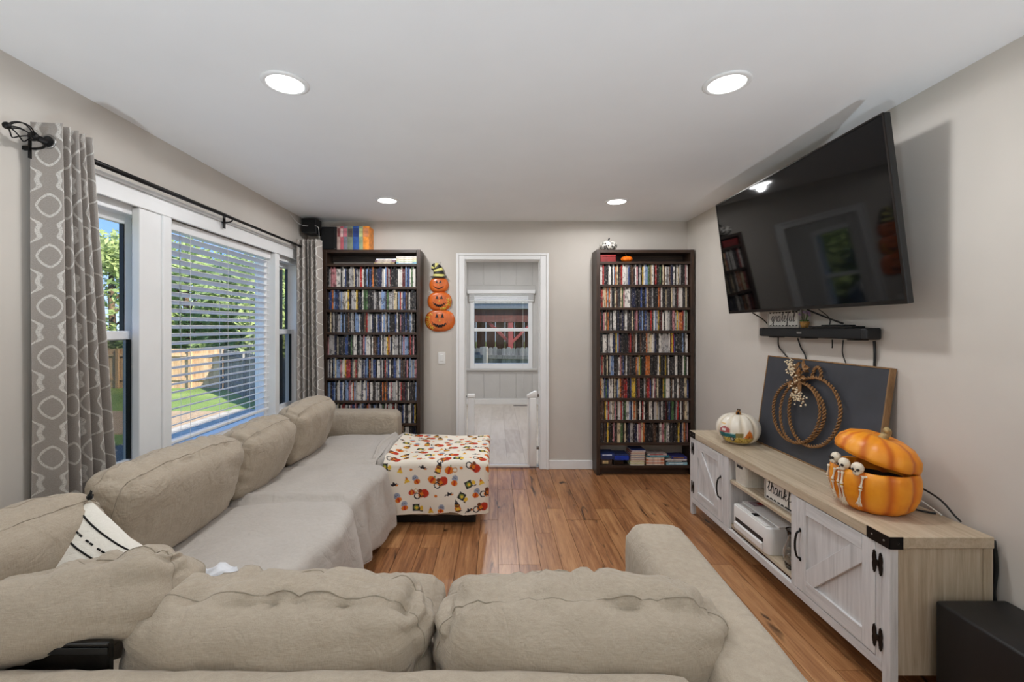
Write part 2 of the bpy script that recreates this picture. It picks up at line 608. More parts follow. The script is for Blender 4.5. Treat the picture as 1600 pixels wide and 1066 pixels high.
# skirting
BH = .088
for nm, b in (('baseboard_back', (DX1 + .078, XR, YB - .014, YB)), ('baseboard_left', (XL, XL + .014, YF, YB)),
              ('baseboard_right', (XR - .014, XR, YF, YB - .014)), ('baseboard_front', (XL + .014, XR - .014, YF, YF + .014))):
    struct(MB().box(b[0], b[1], b[2], b[3], 0.001, BH).build(nm, M['trim'], bevel=.004))
struct(MB().box(XL + .014, DX0 - .078, YB - .014, YB, 0.001, BH).build('baseboard_back', M['trim'], bevel=.004))

# door casing and jamb lining (cased opening)
d = MB()
ring(d, 'y', YB - .016, YB, DX0 - .077, DX1 + .077, 0.001, DZ + .054, .083, .083, 0, .062)
ring(d, 'y', YB - .026, YB - .0165, DX0 - .077, DX1 + .077, 0.001, DZ + .054, .024, .024, 0, .022)
ring(d, 'y', YB + .001, YB + .119, DX0 - .001, DX1 + .001, 0.001, DZ + .001, .015, .015, 0, .015)
ring(d, 'y', YB + .121, YB + .136, DX0 - .077, DX1 + .077, 0.001, DZ + .054, .083, .083, 0, .062)
struct(d.build('door_1', M['trim'], bevel=.003))
struct(MB().box(DX0 + .014, DX1 - .014, YB + .05, YB + .15, -.005, .006).build('trim_1', M['steel'], bevel=.002))

# ---- the room beyond the doorway
FY, FH = 7.986, 2.62
FX0, FX1 = -1.6, 1.9
fw = MB()
gx0, gx1, gz0, gz1 = -.475, .643, .66, 2.03
fw.box(FX0, gx0, FY + .012, FY + .14, 0, FH); fw.box(gx1, FX1, FY + .012, FY + .14, 0, FH)
fw.box(gx0, gx1, FY + .012, FY + .14, 0, gz0); fw.box(gx0, gx1, FY + .012, FY + .14, gz1, FH)
far_wall = struct(fw.build('wall_far', M['panel']))
edges = [-1.6, -1.407, -1.114, -.821, -.528, -.235, .058, .352, .645, .938, 1.231, 1.524, 1.9]
for a, b in zip(edges, edges[1:]):
    inside = b > gx0 - .06 and a < gx1 + .06
    for z0, z1 in (((.11, gz0 - .1), (gz1 + .12, FH)) if inside else ((.11, FH),)):
        MB().box(a + .006, b - .006, FY, FY + .013, z0, z1).build('panel', M['panel'], far_wall, bevel=.004)
    if inside and a < gx0 - .06:
        MB().box(a + .006, gx0 - .06, FY, FY + .013, gz0 - .1, gz1 + .12).build('panel', M['panel'], far_wall, bevel=.004)
    if inside and b > gx1 + .06:
        MB().box(gx1 + .06, b - .006, FY, FY + .013, gz0 - .1, gz1 + .12).build('panel', M['panel'], far_wall, bevel=.004)
sy0, sy1, sz0, sz1 = 5.92, 6.72, .66, 2.04          # side window of the far room
m = MB()
m.box(FX0 - .1, FX0, YB + .12, sy0, 0, FH); m.box(FX0 - .1, FX0, sy1, FY + .14, 0, FH)
m.box(FX0 - .1, FX0, sy0, sy1, 0, sz0); m.box(FX0 - .1, FX0, sy0, sy1, sz1, FH)
struct(m.build('wall_far_left', M['panel']))
w5 = struct(ring(MB(), 'x', FX0 - .09, FX0 + .015, sy0 - .001, sy1 + .001, sz0 - .001, sz1 + .001, .06, .06, .07, .07).build('window_5', M['vinyl'], bevel=.004))
MB().box(FX0 - .07, FX0 - .02, sy0 + .06, sy1 - .06, 1.31, 1.36).build('meeting_rail', M['vinyl'], w5, bevel=.004)
for z0, z1 in ((sz0 + .07, 1.31), (1.36, sz1 - .07)):
    MB().box(FX0 - .05, FX0 - .046, sy0 + .06, sy1 - .06, z0, z1).build('pane', M['glass'], w5)
struct(MB().box(FX1, FX1 + .1, YB + .12, FY + .14, 0, FH).build('wall_far_right', M['panel']))
struct(MB().box(FX0 - .1, FX1 + .1, YB + .12, FY + .14, FH, FH + .1).build('ceiling_far', M['ceiling']))
ffl = struct(MB().box(FX0 - .1, FX1 + .1, YB + .06, FY + .14, -.12, -.012).build('floor_far', M['floor_gap']))
x = FX0; rr = random.Random(9)
while x < FX1 - 1e-3:
    x1 = min(x + .19, FX1); y = YB + .06 - rr.choice([0, .3, .6, .9])
    while y < FY:
        plank(ffl, x, x1, max(y, YB + .06), min(y + 1.1, FY), 0, M['pale_floor'], gap=.0008); y += 1.1
    x = x1
struct(MB().box(FX0, FX1, FY - .014, FY, 0.001, .11).build('baseboard_far', M['trim'], bevel=.004))
# far window
w4 = struct(MB().box(gx0 - .09, gx1 + .09, FY - .05, FY + .02, gz0 - .045, gz0 - .012).box(gx0 - .07, gx1 + .07, FY - .012, FY + .015, gz0 - .1, gz0 - .04)
            .build('window_4', M['panel'], bevel=.005))
fm = ring(MB(), 'y', FY - .02, FY + .08, gx0 - .005, gx1 + .005, gz0 - .012, gz1 + .02, .075, .075, .09, .08)
fm.build('window_frame', M['vinyl'], w4, bevel=.006)
MB().box(gx0 + .06, gx1 - .06, FY + .005, FY + .05, 1.32, 1.378).build('meeting_rail', M['vinyl'], w4, bevel=.005)
MB().box(gx0 + .065, gx1 - .065, FY + .025, FY + .029, gz0 + .07, 1.33).build('pane', M['glass'], w4)
MB().box(gx0 + .065, gx1 - .065, FY + .045, FY + .049, 1.36, gz1 - .05).build('pane', M['glass'], w4)
fb = thing('raised_blind', 'white blind drawn up above the window in the far room', 'blind', (.08, FY - .05, 1.86))
MB().box(gx0 - .05, gx1 + .05, FY - .09, FY - .02, 2.0, 2.065).build('headrail', M['slat'], fb, bevel=.006)
for k in range(7):
    MB().box(gx0 - .02, gx1 + .02, FY - .075, FY - .025, 1.985 - k * .016, 1.993 - k * .016).build('slat', M['slat'], fb)
MB().box(gx0 - .02, gx1 + .02, FY - .075, FY - .025, 1.862, 1.879).build('bottom_rail', M['slat'], fb, bevel=.003)
MB().tube([(.47, FY - .08, 1.99), (.47, FY - .09, .3)], .0025, 6).build('pull_cord', M['cord'], fb)


def wall_plate(name, label, cat, x, z, kind, mat, y):
    t = thing(name, label, cat, (x, y, z - .058))
    MB().box(x - .036, x + .036, y - .006, y, z - .058, z + .058).build('plate', mat, t, bevel=.003)
    if kind == 'switch':
        MB().box(x - .016, x + .016, y - .011, y - .005, z - .033, z + .033).build('rocker', M['white_plastic'], t, bevel=.003)
    else:
        for dz in (-.02, .02):
            s = MB().box(x - .016, x + .016, y - .009, y - .005, z + dz - .014, z + dz + .014).build('socket', M['white_plastic'], t, bevel=.003)
            MB().box(x - .008, x - .005, y - .0095, y - .0085, z + dz - .005, z + dz + .005).box(x + .005, x + .008, y - .0095, y - .0085, z + dz - .005, z + dz + .005).build('slot', M['socket'], s)


wall_plate('light_switch', 'white wall switch plate on the wall beside the doorway', 'switch', -.54, 1.095, 'switch', M['white_plastic'], YB)
wall_plate('wall_outlet', 'white wall plate below the window of the far room', 'outlet', -.12, .62, 'switch', M['white_plastic'], FY)
wall_plate('wall_outlet', 'grey outlet with round socket below the far room window', 'outlet', .15, .62, 'outlet', M['steel'], FY)
vt = thing('floor_vent', 'dark register in the pale floor of the far room', 'vent', (.42, 7.85, 0))
MB().box(.3, .56, 7.8, 7.9, .0005, .006).build('frame', M['black_metal'], vt, bevel=.002)
for k in range(6):
    MB().box(.315 + k * .04, .34 + k * .04, 7.812, 7.888, .006, .008).build('louvre', M['black_plastic'], vt)

# ---- window wall on the left
def hung_window(nm, y0, y1):
    xo = XL - .14
    w = struct(ring(MB(), 'x', xo, XL - .03, y0, y1, WZ0, WZ1, .03, .03, .05, .05).build(nm, M['vinyl'], bevel=.004))
    a, b = y0 + .028, y1 - .028
    for part, x0, z0, z1 in (('upper_sash', xo + .02, 1.33, WZ1 - .045), ('lower_sash', xo + .055, WZ0 + .045, 1.38)):
        s = ring(MB(), 'x', x0, x0 + .03, a, b, z0, z1, .045, .045, .045, .045)
        so = s.build(part, M['vinyl'], w, bevel=.004)
        MB().box(x0 + .013, x0 + .017, a + .04, b - .04, z0 + .04, z1 - .04).build('pane', M['glass'], so)
        g = MB()
        for q in (a + .045, b - .052):
            g.box(x0 + .005, x0 + .028, q, q + .007, z0 + .045, z1 - .045)
        g.build('glazing_gasket', M['black_plastic'], so)
    MB().box(xo + .004, xo + .007, a, b, WZ0 + .05, 1.36).build('insect_screen', M['screen_mesh'], w)
    return w


hung_window('window_1', WY0, 2.39)
hung_window('window_3', 3.76, WY1)
xo = XL - .14
w2 = ring(MB(), 'x', xo, XL - .06, 2.50, 3.69, WZ0, WZ1, .04, .04, .05, .05)
w2o = struct(w2.build('window_2', M['vinyl'], bevel=.004))
MB().box(xo + .03, xo + .035, 2.53, 3.66, WZ0 + .04, WZ1 - .04).build('pane', M['glass'], w2o)
# mullion posts, head casing, sill and side casings
t2 = MB()
t2.box(XL - .028, XL + .012, 2.285, 2.435, WZ0 + .001, WZ1 - .013); t2.box(XL - .14, XL + .022, 2.436, 2.50, WZ0 + .001, WZ1 - .013); t2.box(XL - .14, XL - .0285, 2.39, 2.435, WZ0 + .001, WZ1 - .013)
t2.box(XL - .14, XL + .012, 3.69, 3.76, WZ0 + .001, WZ1 - .013)
struct(t2.build('trim_2', M['trim'], bevel=.004))
t3 = MB()
t3.box(XL, XL + .02, WY0 - .08, WY1 + .06, WZ1 - .012, WZ1 + .074); t3.box(XL, XL + .03, WY0 - .09, WY1 + .07, WZ1 + .075, WZ1 + .095)
t3.box(XL, XL + .018, WY0 - .08, WY0, WZ0 + .001, WZ1 - .013); t3.box(XL, XL + .018, WY1, WY1 + .06, WZ0 + .001, WZ1 - .013)
t3.box(XL - .02, XL + .05, WY0 - .1, WY1 + .08, WZ0 - .03, WZ0)
struct(t3.build('trim_3', M['trim'], bevel=.004))

# slatted blind in the middle window
BX = XL - .055
bl = thing('slatted_blind', 'white horizontal slat blind hanging open in the middle window', 'blind', (BX, 3.09, .70))
MB().box(BX - .03, BX + .03, 2.505, 3.685, 1.965, 2.02).build('headrail', M['slat'], bl, bevel=.004)
sl = MB()
n = 8
outl = [(-.026 + .052 * k / n, .0035 * (1 - ((k / n) * 2 - 1) ** 2)) for k in range(n + 1)]
outl = outl + [(p, q - .0026) for p, q in reversed(outl)]
tilt = math.radians(22)
sl.prism(outl, lambda u, v, k: Vector((u * math.cos(tilt) - v * math.sin(tilt), (-.575, .575)[k], u * math.sin(tilt) + v * math.cos(tilt))))
slm = sl.mesh('slat', smooth=False); slm.materials.append(M['slat'])
NS = 25
for k in range(NS):
    o = bpy.data.objects.new('slat', slm); COL.objects.link(o); o.parent = bl
    o.location = Vector((BX, 3.095, 1.935 - k * .0485)) - Vector(bl['_base'])
zb = 1.935 - NS * .0485
MB().box(BX - .026, BX + .026, 2.52, 3.67, zb - .008, zb + .01).build('bottom_rail', M['slat'], bl, bevel=.004)
for yy in (2.72, 3.1, 3.48):
    for dx in (-.029, .029):
        MB().tube([(BX + dx, yy, 1.97), (BX + dx, yy, zb)], .0011, 5).build('ladder_cord', M['cord'], bl)
MB().tube([(BX + .036, 2.62, 1.965), (BX + .04, 2.62, 1.34)], .0042, 8).build('tilt_wand', M['clear'], bl)
MB().box(BX + .03, BX + .034, 2.535, 2.548, 1.985, 2.012).build('clip', M['black_plastic'], bl)

# ------------------------------------------------------------------ outdoors
GZ = -.6
B = MatB('lawn_grass')
n = B.noise(B.coords(), .7, 4); n2 = B.noise(B.coords(), 30, 3)
B.color(B.ramp(n * .6 + n2 * .4, [(.35, (96, 122, 52)), (.55, (132, 154, 72)), (.72, (176, 172, 104))]))
B.set(rough=.95); B.bump(n2, .6, .03)
struct(MB().box(-45, 30, -10, 60, GZ - .3, GZ).build('lawn', B.m))
struct(MB().box(-6.3, XL - .14, 1.5, 10.6, GZ, GZ + .03).build('patio', M['concrete']))
struct(MB().box(-14, -6.301, 8.2, 10.4, GZ, GZ + .02).build('garden_path', pmat('tan_path_gravel', (176, 148, 116), .9, .12, 12)))
# house foundation so that the shell stands on the ground
struct(MB().box(XL - .14, XR + .14, YF - .12, FY + .14, GZ, -.121).build('foundation', M['concrete']))


def fence(name, label, p0, p1, h, mat, n, jitter=.02, rails=True, dog=True):
    p0 = Vector(p0); p1 = Vector(p1)
    d_ = (p1 - p0); L = d_.length; ang = math.atan2(d_.y, d_.x)
    t = thing(name, label, 'fence', (p0.x, p0.y, p0.z), rotz=ang)
    w = L / n; r = random.Random(int(abs(p0.x) * 10))
    pol = [(-w * .48, 0), (w * .48, 0), (w * .48, h - w * .3), (w * .25, h), (-w * .25, h), (-w * .48, h - w * .3)] if dog else [(-w * .48, 0), (w * .48, 0), (w * .48, h), (-w * .48, h)]
    me = MB().prism(pol, lambda u, v, k: Vector((u, k * .02, v))).mesh('picket'); me.materials.append(mat)
    for k in range(n):
        o = bpy.data.objects.new('picket', me); COL.objects.link(o); o.parent = t
        o.location = (w * (k + .5), 0, -r.random() * jitter); 
    if rails:
        for z in (h * .2, h * .8):
            MB().box(0, L, -.045, -.001, z, z + .09).build('rail', mat, t, local=True)
    for k in range(0, int(L / 2.4) + 1):
        MB().box(k * 2.4, k * 2.4 + .1, -.1, -.045, -.02, h).build('post', mat, t, local=True)
    return t


fence('cedar_fence', 'sunlit tan wooden fence along the far side of the yard', (-22, 14.6, GZ), (-8.9, 14.4, GZ), 1.3, M['fence_tan'], 80, rails=True, dog=False)
fence('grey_fence', 'weathered grey picket fence with shade in its tone running along the right of the yard', (-8.85, 14.3, GZ), (-4.2, 9.6, GZ), 1.28, M['fence_grey'], 46)  # weathered wood; its grey also carries the shade the sun lamp leaves out

leafm = []
for k, (c1, c2) in enumerate((((134, 156, 92), (190, 206, 138)), ((120, 144, 88), (172, 190, 126)), ((146, 164, 100), (206, 214, 152)))):
    B = MatB(f'foliage_tone_{k}')
    n = B.noise(B.coords(), 1.2, 2); n2 = B.noise(B.coords(), 9, 2)
    B.color(B.ramp(n * .5 + n2 * .5, [(.36, c1), (.64, c2)])); B.set(rough=.7)
    _t = B.nt.nodes.new('ShaderNodeBsdfTranslucent'); _m = B.nt.nodes.new('ShaderNodeMixShader'); _m.inputs[0].default_value = .45
    B.nt.links.new(B.b.inputs['Base Color'].links[0].from_socket, _t.inputs[0]); B.nt.links.new(B.b.outputs[0], _m.inputs[1]); B.nt.links.new(_t.outputs[0], _m.inputs[2])
    B.nt.links.new(_m.outputs[0], B.nt.nodes['Material Output'].inputs[0])
    leafm.append(B.m)


def tree(name, label, x, y, h, rx, rz, n, mat, seed, clear=.6, leaf=.13):
    r = random.Random(seed)
    t = thing(name, label, 'tree', (x, y, GZ), group='trees behind the yard fence')
    tr = MB()
    tr.tube(smooth_path([(x, y, GZ), (x + .05, y, GZ + h * .3), (x - .04, y + .03, GZ + h * .6), (x, y, GZ + h * .85)], 4), [.16 - .006 * i for i in range(13)], 8)
    tr.build('trunk', M['bark'], t, smooth=True)
    for k in range(5):
        a = r.random() * 6.28
        MB().tube([(x, y, GZ + h * (.25 + .1 * k)), (x + math.cos(a) * rx * .3, y + math.sin(a) * rx * .3, GZ + h * (.4 + .1 * k)), (x + math.cos(a) * rx * .6, y + math.sin(a) * rx * .6, GZ + h * (.48 + .1 * k))], [.05, .03, .012], 6).build('branch', M['bark'], t)
    cl = []
    for k in range(26):
        a = r.random() * 6.28; q = math.sqrt(r.random()) * .8
        zz = r.uniform(clear, h - .2)
        f_ = math.sin(PI * min(1, max(0.08, (zz - clear + .35) / (h - clear + .3)))) ** .6
        cl.append((x + math.cos(a) * q * rx * f_, y + math.sin(a) * q * rx * f_, GZ + zz, r.uniform(.45, .8) * rx * .55))
    vs = []; fs = []
    for k in range(n):
        cx, cy, cz, cr = cl[k % len(cl)]
        d_ = Vector((r.gauss(0, 1), r.gauss(0, 1), r.gauss(0, 1))).normalized() * cr * (r.random() ** .45)
        c_ = Vector((cx, cy, cz)) + d_ * 1.0
        if c_.z < GZ + .02: c_.z = GZ + .05
        s = leaf * r.uniform(.6, 1.3)
        a1 = Vector((r.gauss(0, 1), r.gauss(0, 1), r.gauss(0, .6))).normalized(); a2 = a1.orthogonal().normalized()
        b0 = len(vs)
        vs += [c_ - a1 * s, c_ + a2 * s * .4, c_ + a1 * s, c_ - a2 * s * .4]
        fs.append((b0, b0 + 1, b0 + 2, b0 + 3))
    fo = MB().add(vs, fs).build('foliage', mat, t)
    fo['kind'] = 'stuff'
    return t


TR = [(-27, 20, 5.6, 3.0, 'leafy tree at the far left edge of the yard view'), (-21.5, 18.5, 5.2, 2.8, 'leafy tree left of centre behind the tan fence'),
      (-17, 19.5, 5.6, 3.0, 'rounded green tree behind the middle of the tan fence'), (-13.2, 18.8, 5.0, 2.6, 'leafy tree behind the right half of the tan fence'),
      (-10.2, 17.5, 4.2, 2.0, 'smaller green tree near the corner of the two fences'), (-7.6, 16.8, 4.4, 2.2, 'tree right of the fence corner behind the grey fence'),
      (-32, 27, 7.6, 3.6, 'taller tree in the back row behind the far left tree'), (-14.5, 25, 6.6, 3.2, 'taller tree in the back row at the right')]
for k, (x, y, h, rx, lb) in enumerate(TR):
    tree('leafy_tree', lb, x, y, h, rx, h * .5, 7000, leafm[k % 3], 20 + k, clear=.5, leaf=.15)

# porch post and downpipe outside the right-hand window
pp = thing('porch_post', 'dark brown square porch post outside the right-hand window', 'post', (-2.62, 5.2, GZ))
MB().box(-2.69, -2.55, 5.13, 5.27, GZ, 2.5).build('shaft', M['post_brown'], pp, bevel=.01)
MB().box(-2.72, -2.52, 5.10, 5.30, GZ, GZ + .15).build('base', M['post_brown'], pp, bevel=.01)
MB().box(-2.72, -2.52, 5.10, 5.30, 2.38, 2.5).build('capital', M['post_brown'], pp, bevel=.01)

# yard behind the far room: fence and red open shed
fence('blue_grey_fence', 'blue-grey wooden fence outside the far room window', (-2.6, 12.0, GZ), (2.4, 10.4, GZ), 1.5, M['fence_grey'], 44, .05)
sh = thing('open_shed', 'dark red open-sided shed with braced post outside the far window', 'shed', (.4, 14, GZ))
for k in range(24):
    MB().box(-4.0 + k * .36, -3.65 + k * .36, 16.5, 16.54, GZ, 2.6).build('board', M['barn_red'], sh)
MB().box(-4.2, 4.8, 13.9, 14.1, 1.55, 1.95).build('beam', M['barn_red'], sh, bevel=.01)
MB().box(-4.3, 4.9, 13.75, 13.9, 1.95, 2.15).build('gutter', M['steel'], sh, bevel=.02)
rf = MB()
rf.prism([(13.7, 2.13), (16.9, 3.1), (16.9, 3.16), (13.7, 2.2)], lambda u, v, k: Vector(((-4.4, 5.0)[k], u, v)))
rf.build('roof', M['fence_grey'], sh)
MB().box(.36, .52, 13.92, 14.08, GZ, 1.56).build('post', M['post_red'], sh, bevel=.01)
for s in (-1, 1):
    MB().tube([(.44 + s * .02, 14, .9), (.44 + s * .75, 14, 1.6)], .06, 4).build('brace', M['post_red'], sh)
MB().box(-3.9, -3.74, 13.92, 14.08, GZ, 1.56).build('post', M['post_red'], sh, bevel=.01)
MB().box(4.3, 4.46, 13.92, 14.08, GZ, 1.56).build('post', M['post_red'], sh, bevel=.01)

# ------------------------------------------------------------------ recessed lamps
def lamp(x, y, label, z=H, w=LAMP_W, spot=True):
    t = thing('recessed_light', label, 'ceiling light', (x, y, z - .006), group='recessed ceiling lights')
    MB().lathe([(.074, z - .001), (.096, z - .001), (.096, z - .004), (.088, z - .008), (.076, z - .009), (.074, z - .005)], 40, Matrix.Translation((x, y, 0)), cap=False).build('trim_ring', M['trim'], t, smooth=True)
    MB().lathe([(.001, z - .0075), (.04, z - .0075), (.076, z - .006), (.076, z - .002)], 40, Matrix.Translation((x, y, 0))).build('lens', M['lens'], t, smooth=True)
    ld = bpy.data.lights.new('lamp_glow', 'SPOT')
    ld.energy = w * .5; ld.color = LAMP_COL; ld.spot_size = math.radians(178); ld.spot_blend = .12; ld.shadow_soft_size = .028
    lo = bpy.data.objects.new('lamp_glow', ld); COL.objects.link(lo); lo.parent = t
    lo.location = (0, 0, -.034)
    ad = bpy.data.lights.new('lamp_disc', 'AREA')
    ad.shape = 'DISK'; ad.size = .15; ad.energy = w * .55; ad.color = LAMP_COL
    ao = bpy.data.objects.new('lamp_disc', ad); COL.objects.link(ao); ao.parent = t; ao.location = (0, 0, -.012)


lamp(-.90, 1.88, 'round recessed ceiling light nearest the camera on the window side')
lamp(.98, 1.88, 'round recessed ceiling light nearest the camera on the television side')
lamp(-.897, 3.62, 'small-looking recessed ceiling light before the left bookcase')
lamp(.993, 3.65, 'small-looking recessed ceiling light before the right bookcase')
lamp(.1, 6.2, 'added ceiling light out of view in the room beyond the doorway', z=FH, w=48)  # unseen lamp, put in to brighten the far room


# added fill lamps, out of view behind the foreground sofa, brightening the ceiling
def uplight(x, y, label):
    t = thing('added_fill_uplight', label, 'added lamp', (x, y, 0), group='added fill lamps')
    MB().lathe([(.055, .001), (.062, .004), (.062, .20), (.057, .20), (.055, .03), (.001, .03)], 32, Matrix.Translation((x, y, 0))).build('can', M['black_metal'], t, smooth=True, sharp=.6)
    MB().lathe([(.001, .16), (.05, .16), (.054, .165), (.05, .172), (.001, .176)], 32, Matrix.Translation((x, y, 0))).build('bulb', M['lens'], t, smooth=True)
    ld = bpy.data.lights.new('added_fill_glow', 'SPOT')
    ld.energy = UP_W; ld.color = UP_COL; ld.spot_size = math.radians(150); ld.spot_blend = .35; ld.shadow_soft_size = .05
    lo = bpy.data.objects.new('added_fill_glow', ld); COL.objects.link(lo); lo.parent = t
    lo.location = (0, 0, .215); lo.rotation_euler = (PI, 0, 0)


uplight(-.95, -.8, 'black can fill lamp added on the floor behind the foreground sofa, window side')
uplight(.95, -.8, 'black can fill lamp added on the floor behind the foreground sofa, television side')

# ------------------------------------------------------------------ soft furniture
def nz(x, y=0.0, z=0.0): return noise.noise(Vector((x, y, z)))


def soft_box(w, t, h, r, puff=.03, wr=.008, seed=0, nx=40, ny=10, nz_=28, sag=.0, pz=0.0, cut=None):
    """returns (MB, deform) for a cushion: local x width, y thickness, z height"""
    hx, hy, hz = w / 2, t / 2, h / 2
    r = min(r, hx, hy * .98, hz * .98)

    def D(a, b, c):
        p = Vector((a * hx, b * hy, c * hz))
        k = Vector((max(-hx + r, min(hx - r, p.x)), max(-hy + r, min(hy - r, p.y)), max(-hz + r, min(hz - r, p.z))))
        d = p - k
        if d.length > 1e-9: p = k + d.normalized() * r
        q = max(0, (1 - a * a)) * max(0, (1 - c * c))
        p.y += b * puff * q ** .6
        p.z += (1 if c > 0 else -.3) * pz * abs(c) ** 2 * max(0, 1 - a * a) - sag * max(0, 1 - a * a) * (c > 0) * c
        # corners pulled in a little
        e = (abs(a) ** 4) * (abs(c) ** 4)
        p.x *= 1 - .03 * e; p.z *= 1 - .05 * e
        # creases running away from the seams
        et = abs(c) ** 3; es = abs(a) ** 3
        n1 = nz(a * w * 6.5 + seed + c * 1.2, c * h * 1.6 + b * .8, seed * .7)
        n2 = nz(a * w * 1.6, c * h * 7 + seed + a * .8, seed * 1.3 + b * .6)
        n3 = nz(a * w * 4 + seed * 2, c * h * 4 + b * 2, seed + 3)
        rid = lambda n_: (1 - min(1, abs(n_) * 2.2)) ** 1.6
        dsp = -wr * 1.5 * rid(n1) * (et * .9 + .06) - wr * 1.3 * rid(n2) * (es * .9 + .05) + wr * 1.2 * n3
        nrm = Vector((a ** 5, b * (1.2 if abs(b) > .99 else .5), c ** 5))
        if nrm.length > 1e-6: p += nrm.normalized() * dsp
        return p

    m = MB(); idx = {}

    def V(i, j, k):
        key = (i, j, k)
        if key not in idx:
            a, b, c = -1 + 2 * i / nx, -1 + 2 * j / ny, -1 + 2 * k / nz_
            idx[key] = len(m.v); m.v.append(tuple(D(a, b, c)))
        return idx[key]

    for j in (0, ny):
        for i in range(nx):
            for k in range(nz_): m.f.append((V(i, j, k), V(i + 1, j, k), V(i + 1, j, k + 1), V(i, j, k + 1)))
    for i in (0, nx):
        for j in range(ny):
            for k in range(nz_): m.f.append((V(i, j, k), V(i, j + 1, k), V(i, j + 1, k + 1), V(i, j, k + 1)))
    for k in (0, nz_):
        for i in range(nx):
            for j in range(ny): m.f.append((V(i, j, k), V(i + 1, j, k), V(i + 1, j + 1, k), V(i, j + 1, k)))
    return m, D


def seam_path(D, b, n=40, push=1.0):
    pts = []
    for i in range(n): pts.append(D(-1 + 2 * i / n, b, 1))
    for i in range(n): pts.append(D(1, b, 1 - 2 * i / n))
    for i in range(n): pts.append(D(1 - 2 * i / n, b, -1))
    for i in range(n): pts.append(D(-1, b, -1 + 2 * i / n))
    return pts


def cushion(name, label, w, t, h, loc, rot, seed, puff=.05, wr=.008, r=.07, mat=None, seam=True, group='sofa back cushions', sag=.0, pz=.02):
    """loc: world centre; rot: euler (x tilt, y roll, z turn)"""
    m, D = soft_box(w, t, h, r, puff, wr, seed, sag=sag, pz=pz)
    t_ = thing(name, label, 'cushion', (0, 0, 0), group)
    Rm = Matrix.Rotation(rot[2], 4, 'Z') @ Matrix.Rotation(rot[0], 4, 'X') @ Matrix.Rotation(rot[1], 4, 'Y')
    Mx = Matrix.Translation(loc) @ Rm
    lo = min((Mx @ Vector(p)).z for p in m.v)
    base = Vector((loc[0], loc[1], lo))
    t_.location = base; t_['_base'] = tuple(base)
    m.v = [tuple(Mx @ Vector(p)) for p in m.v]
    c = m.build('cover', mat or M['sofa'], t_, smooth=True)
    if seam:
        for b in (-.62, .62):
            pts = [Mx @ p for p in seam_path(D, b)]
            MB().tube(pts, .0019, 6, closed=True).build('seam_piping', M['sofa_seam'], c, smooth=True)
    return t_


def block(x0, x1, y0, y1, z0, z1, r=.035, seg=4, seed=0):
    return MB().box(x0, x1, y0, y1, z0, z1), r, seg


# ---- sofa along the window
ws = thing('sectional_sofa', 'long oatmeal sectional sofa running under the window', 'sofa', (-1.2, 2.4, 0), group='sectional sofa pieces')
MB().box(-1.50, -.84, 1.01, 3.872, .07, .33).build('base', M['sofa'], ws, bevel=.02, seg=3, smooth=True)
MB().box(-1.675, -1.505, 1.01, 3.872, .07, .60).build('back_frame', M['sofa'], ws, bevel=.035, seg=4, smooth=True)
m, D = soft_box(.90, .20, .585, .035, .004, .002, 5, nx=24, ny=8, nz_=16)
m.v = [(p[0] - 1.318, p[1] + 3.985, p[2] + .362) for p in m.v]
arm = m.build('arm', M['sofa'], ws, smooth=True)
for k, (y0, y1) in enumerate(((1.02, 1.60), (1.60, 2.39), (2.39, 3.05), (3.05, 3.868))):
    m, D = soft_box(y1 - y0 - .008, .61, .17, .05, .0, .004, 30 + k, nx=20, ny=20, nz_=6, pz=.012)
    R_ = Matrix.Translation((-1.145, (y0 + y1) / 2, .34)) @ Matrix.Rotation(PI / 2, 4, 'Z')
    m.v = [tuple(R_ @ Vector(p)) for p in m.v]
    m.build('seat_cushion', M['sofa'], ws, smooth=True)
for fx in (-1.62, -.86):
    for fy in (1.12, 2.4, 3.78):
        MB().lathe([(.028, .001), (.034, .075)], 12, Matrix.Translation((fx, fy, 0))).build('foot', M['black_plastic'], ws)

# ---- pale sheet spread over the window seats, falling over the front edge
bounds = [1.30, 1.60, 2.39, 3.05, 3.84]


def seat_h(x, y):
    z = .443
    for b in bounds[1:-1]:
        z -= .030 * math.exp(-((y - b - .03 * math.sin(x * 5)) / .035) ** 2)
    z += .012 * nz(x * 3, y * 3, 2) + .006 * nz(x * 9, y * 6, 5)
    z += .014 * max(0, 1 - abs((x + 1.05) / .4) ** 2)
    # soft crease where the two seats meet
    z += .018 * math.exp(-((y - 2.46 - .05 * (x + 1.1)) / .022) ** 2) * (1 if x < -.85 else 0)
    return z


def sheet(uu, vv):
    y = bounds[0] + (bounds[-1] - bounds[0]) * vv
    k_ = min(1, max(0, (y - 3.03) / .03))
    s = uu * (1.12 * (1 - k_) + .60 * k_)          # metres of cloth from the back of the seat; no drop beside the ottoman
    xf = -.755 + .022 * math.sin((y - 1.0) * 7.0) + .012 * nz(y * 9, 0, 4)
    for b in (2.39, 3.05): xf -= .05 * math.exp(-((y - b) / .05) ** 2)
    x0 = -1.45; flat = xf - x0 - .05
    rr_ = .055
    if s < flat:
        x = x0 + s
        return Vector((x, y, seat_h(x, y) + .006))
    s2 = s - flat
    arc = rr_ * PI / 2
    zt = seat_h(xf - .05, y) + .006
    if s2 < arc:
        q = s2 / rr_
        return Vector((xf - .05 + math.sin(q) * rr_, y, zt - rr_ * (1 - math.cos(q))))
    dd_ = s2 - arc
    fold = (.016 * math.sin(y * 21 + 1.2 * math.sin(y * 5)) + .012 * nz(y * 10, dd_ * 3, 8)) * min(1, dd_ / .18)
    flare = .05 * min(1, dd_ / .25)
    z = zt - rr_ - dd_ * (.97)
    return Vector((xf - .05 + rr_ + fold + flare, y + .008 * nz(y * 8, dd_ * 8), max(.075 + .02 * math.sin(y * 6), z)))


